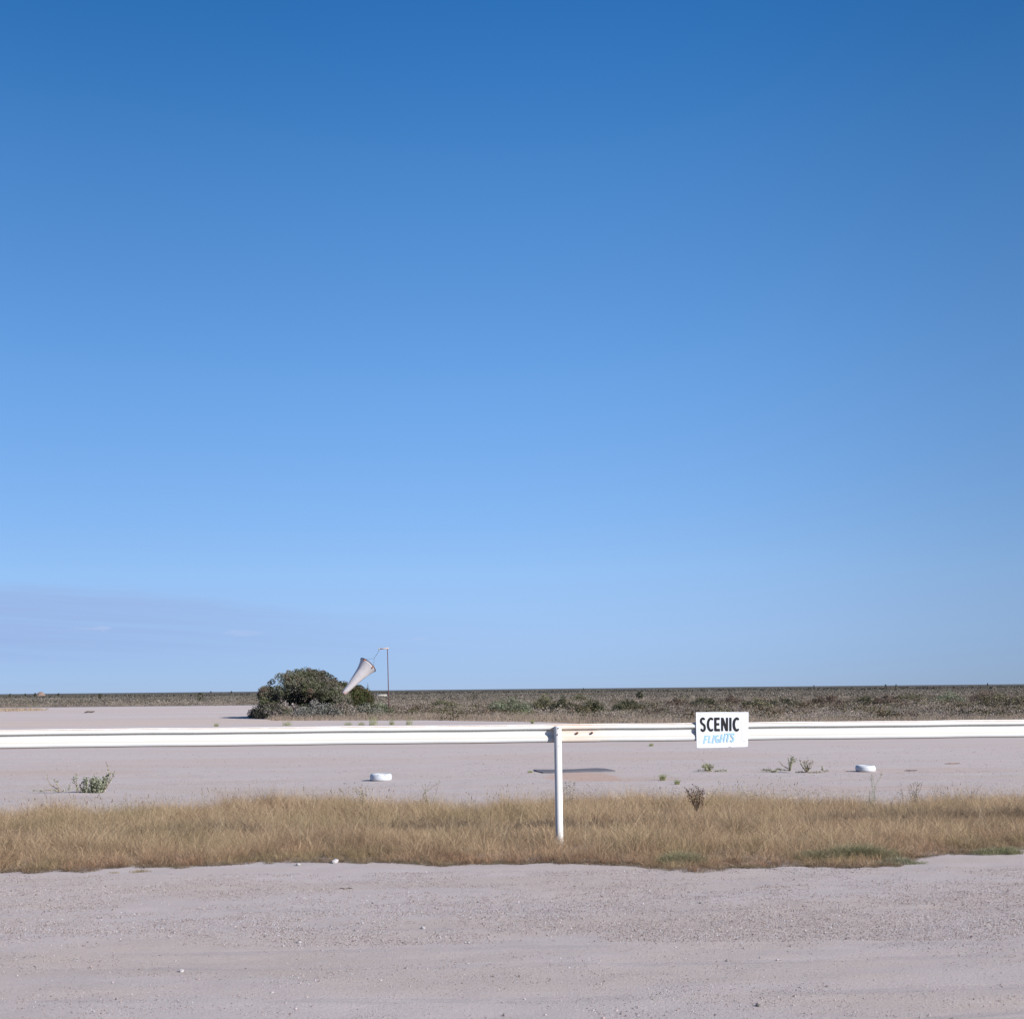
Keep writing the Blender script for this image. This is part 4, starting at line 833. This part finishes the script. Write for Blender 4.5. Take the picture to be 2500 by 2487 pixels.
# ------------------------------------------------------------------ far things
def mound(name, px0, px1, top_py, D, label, mat, flat_top=.3, cat='mound'):
    a, c_ = dp(px0, top_py, D), dp(px1, top_py, D); w = (c_.x-a.x)/2; h = a.z*.5+c_.z*.5; n = 40; vs = []; K = 12
    for i in range(K+1):
        r = i/K; zz = h*min(1, (1-r)/(1-flat_top)); zz = zz*zz*(3*h-2*zz)/(h*h) if i else h
        for k in range(n):
            t_ = 2*math.pi*k/n; q_ = 1+.12*(float(vn(math.cos(t_)*2+px0, math.sin(t_)*2+r*2, 6))-.5); vs.append((math.cos(t_)*w*r*q_, math.sin(t_)*w*r*q_*.9, zz*(1+.08*(float(vn(k*.7, i*.9, 7))-.5))-.03))
    b = MB(); b.add(vs, [(i*n+k, (i+1)*n+k, (i+1)*n+(k+1) % n, i*n+(k+1) % n) for i in range(K) for k in range(n)])
    o = b.build(name, mat, None, True); o.location = ((a.x+c_.x)/2, D, 0); tag(o, label, cat)
mound('earth_mound', 84, 116, 1688.6, 1500, 'reddish earth mound on the horizon at far left', M_mound, .15)
mound('rubble_heap', 916, 948, 1694.5, 540, 'pale flat-topped heap between the dark green bush and the windsock pole', M_pale, .75)
shrub('shrub', 912, 1700, 14, 7, 'small black leafy clump put in as the shaded left end of the pale heap', [(.05, .045, .04)], D=530, ncl=14, leaf=.2, nper=30)  # dark leaf clump stands in for shade on the heap's left end
# thin mast behind the dark bush
mt = dp(898, 1667, 420); b = MB(); b.tube([(0, 0, -.1), (0, 0, mt.z)], [.10, .07], 8); b.box(-.35, .35, -.05, .05, mt.z-1.35, mt.z-1.2); b.box(-.3, .3, -.05, .05, mt.z-.9, mt.z-.8)
b.tube([(0, 0, mt.z-.9), (-.55, 0, 0)], .05, 5); b.tube([(0, 0, mt.z-.9), (.55, 0, 0)], .05, 5)
o = b.build('mast', M_cord); o.location = (mt.x, 420, 0); tag(o, 'thin grey mast rising behind the right end of the dark green bush', 'mast')
for (px, top_py, wpx, D, lab) in ((86, 1690.2, 7, 620, 'dark tree on the horizon just left of the earth mound'), (62, 1691.5, 5, 700, 'tiny tree on the horizon, second left of the earth mound'), (25, 1691.5, 7, 640, 'low tree on the horizon nearest the left edge'),
    (143, 1690.5, 6, 620, 'small tree on the horizon just right of the earth mound'), (244, 1690.5, 9, 560, 'low wide tree on the horizon midway between mound and large bush'), (489, 1689, 14, 430, 'largest tree on the horizon to the left of the large bush'),
    (515, 1685.5, 4, 900, 'faint tiny tree on the horizon just right of the largest left one'), (565, 1685.5, 4, 900, 'faint tiny tree on the horizon closest to the large bush'), (1425, 1678, 3, 900, 'faint tiny tree on the horizon above the guardrail post'),
    (1562, 1687.5, 18, 300, 'small dark tree in the far scrub left of the sign'), (1987, 1671, 3, 900, 'faint tiny tree on the horizon, nearest to the sign on the right side'), (2162, 1669.5, 5, 900, 'small dark tree on the horizon above the right tyre'), (2188, 1669, 4, 900, 'tiny tree on the horizon just right of the one above the right tyre'), (2411, 1666, 4, 900, 'tiny upright tree on the horizon near the right edge')):
    p = dp(px, top_py, D); w = wpx*D/F0/2; h = p.z; B = thing('tree', lab, 'tree', (p.x, D, 0), 'tiny trees along the horizon')
    k = 26; a = unit(k); r = np.full(k, .3*w); cen = np.stack([a[:, 0]*w*.7, a[:, 1]*w*.7, h*.72+a[:, 2]*h*.2], 1) if wpx < 8 else np.stack([a[:, 0]*w*.8, a[:, 1]*w*.7, h*.55+a[:, 2]*h*.36], 1)
    v_, f_, c_ = clump_leaves(cen, r, 14, .12*w+.08, pick([(.06, .065, .04), (.09, .09, .055)], k)); mesh_np('crown', v_, f_, M_leaf, B, c_)
    b = MB(); b.tube([(0, 0, -.1), (.05, 0, h*.4), (0, 0, h*.75)], [.12, .09, .04], 6); b.build('trunk', M_bark, B)
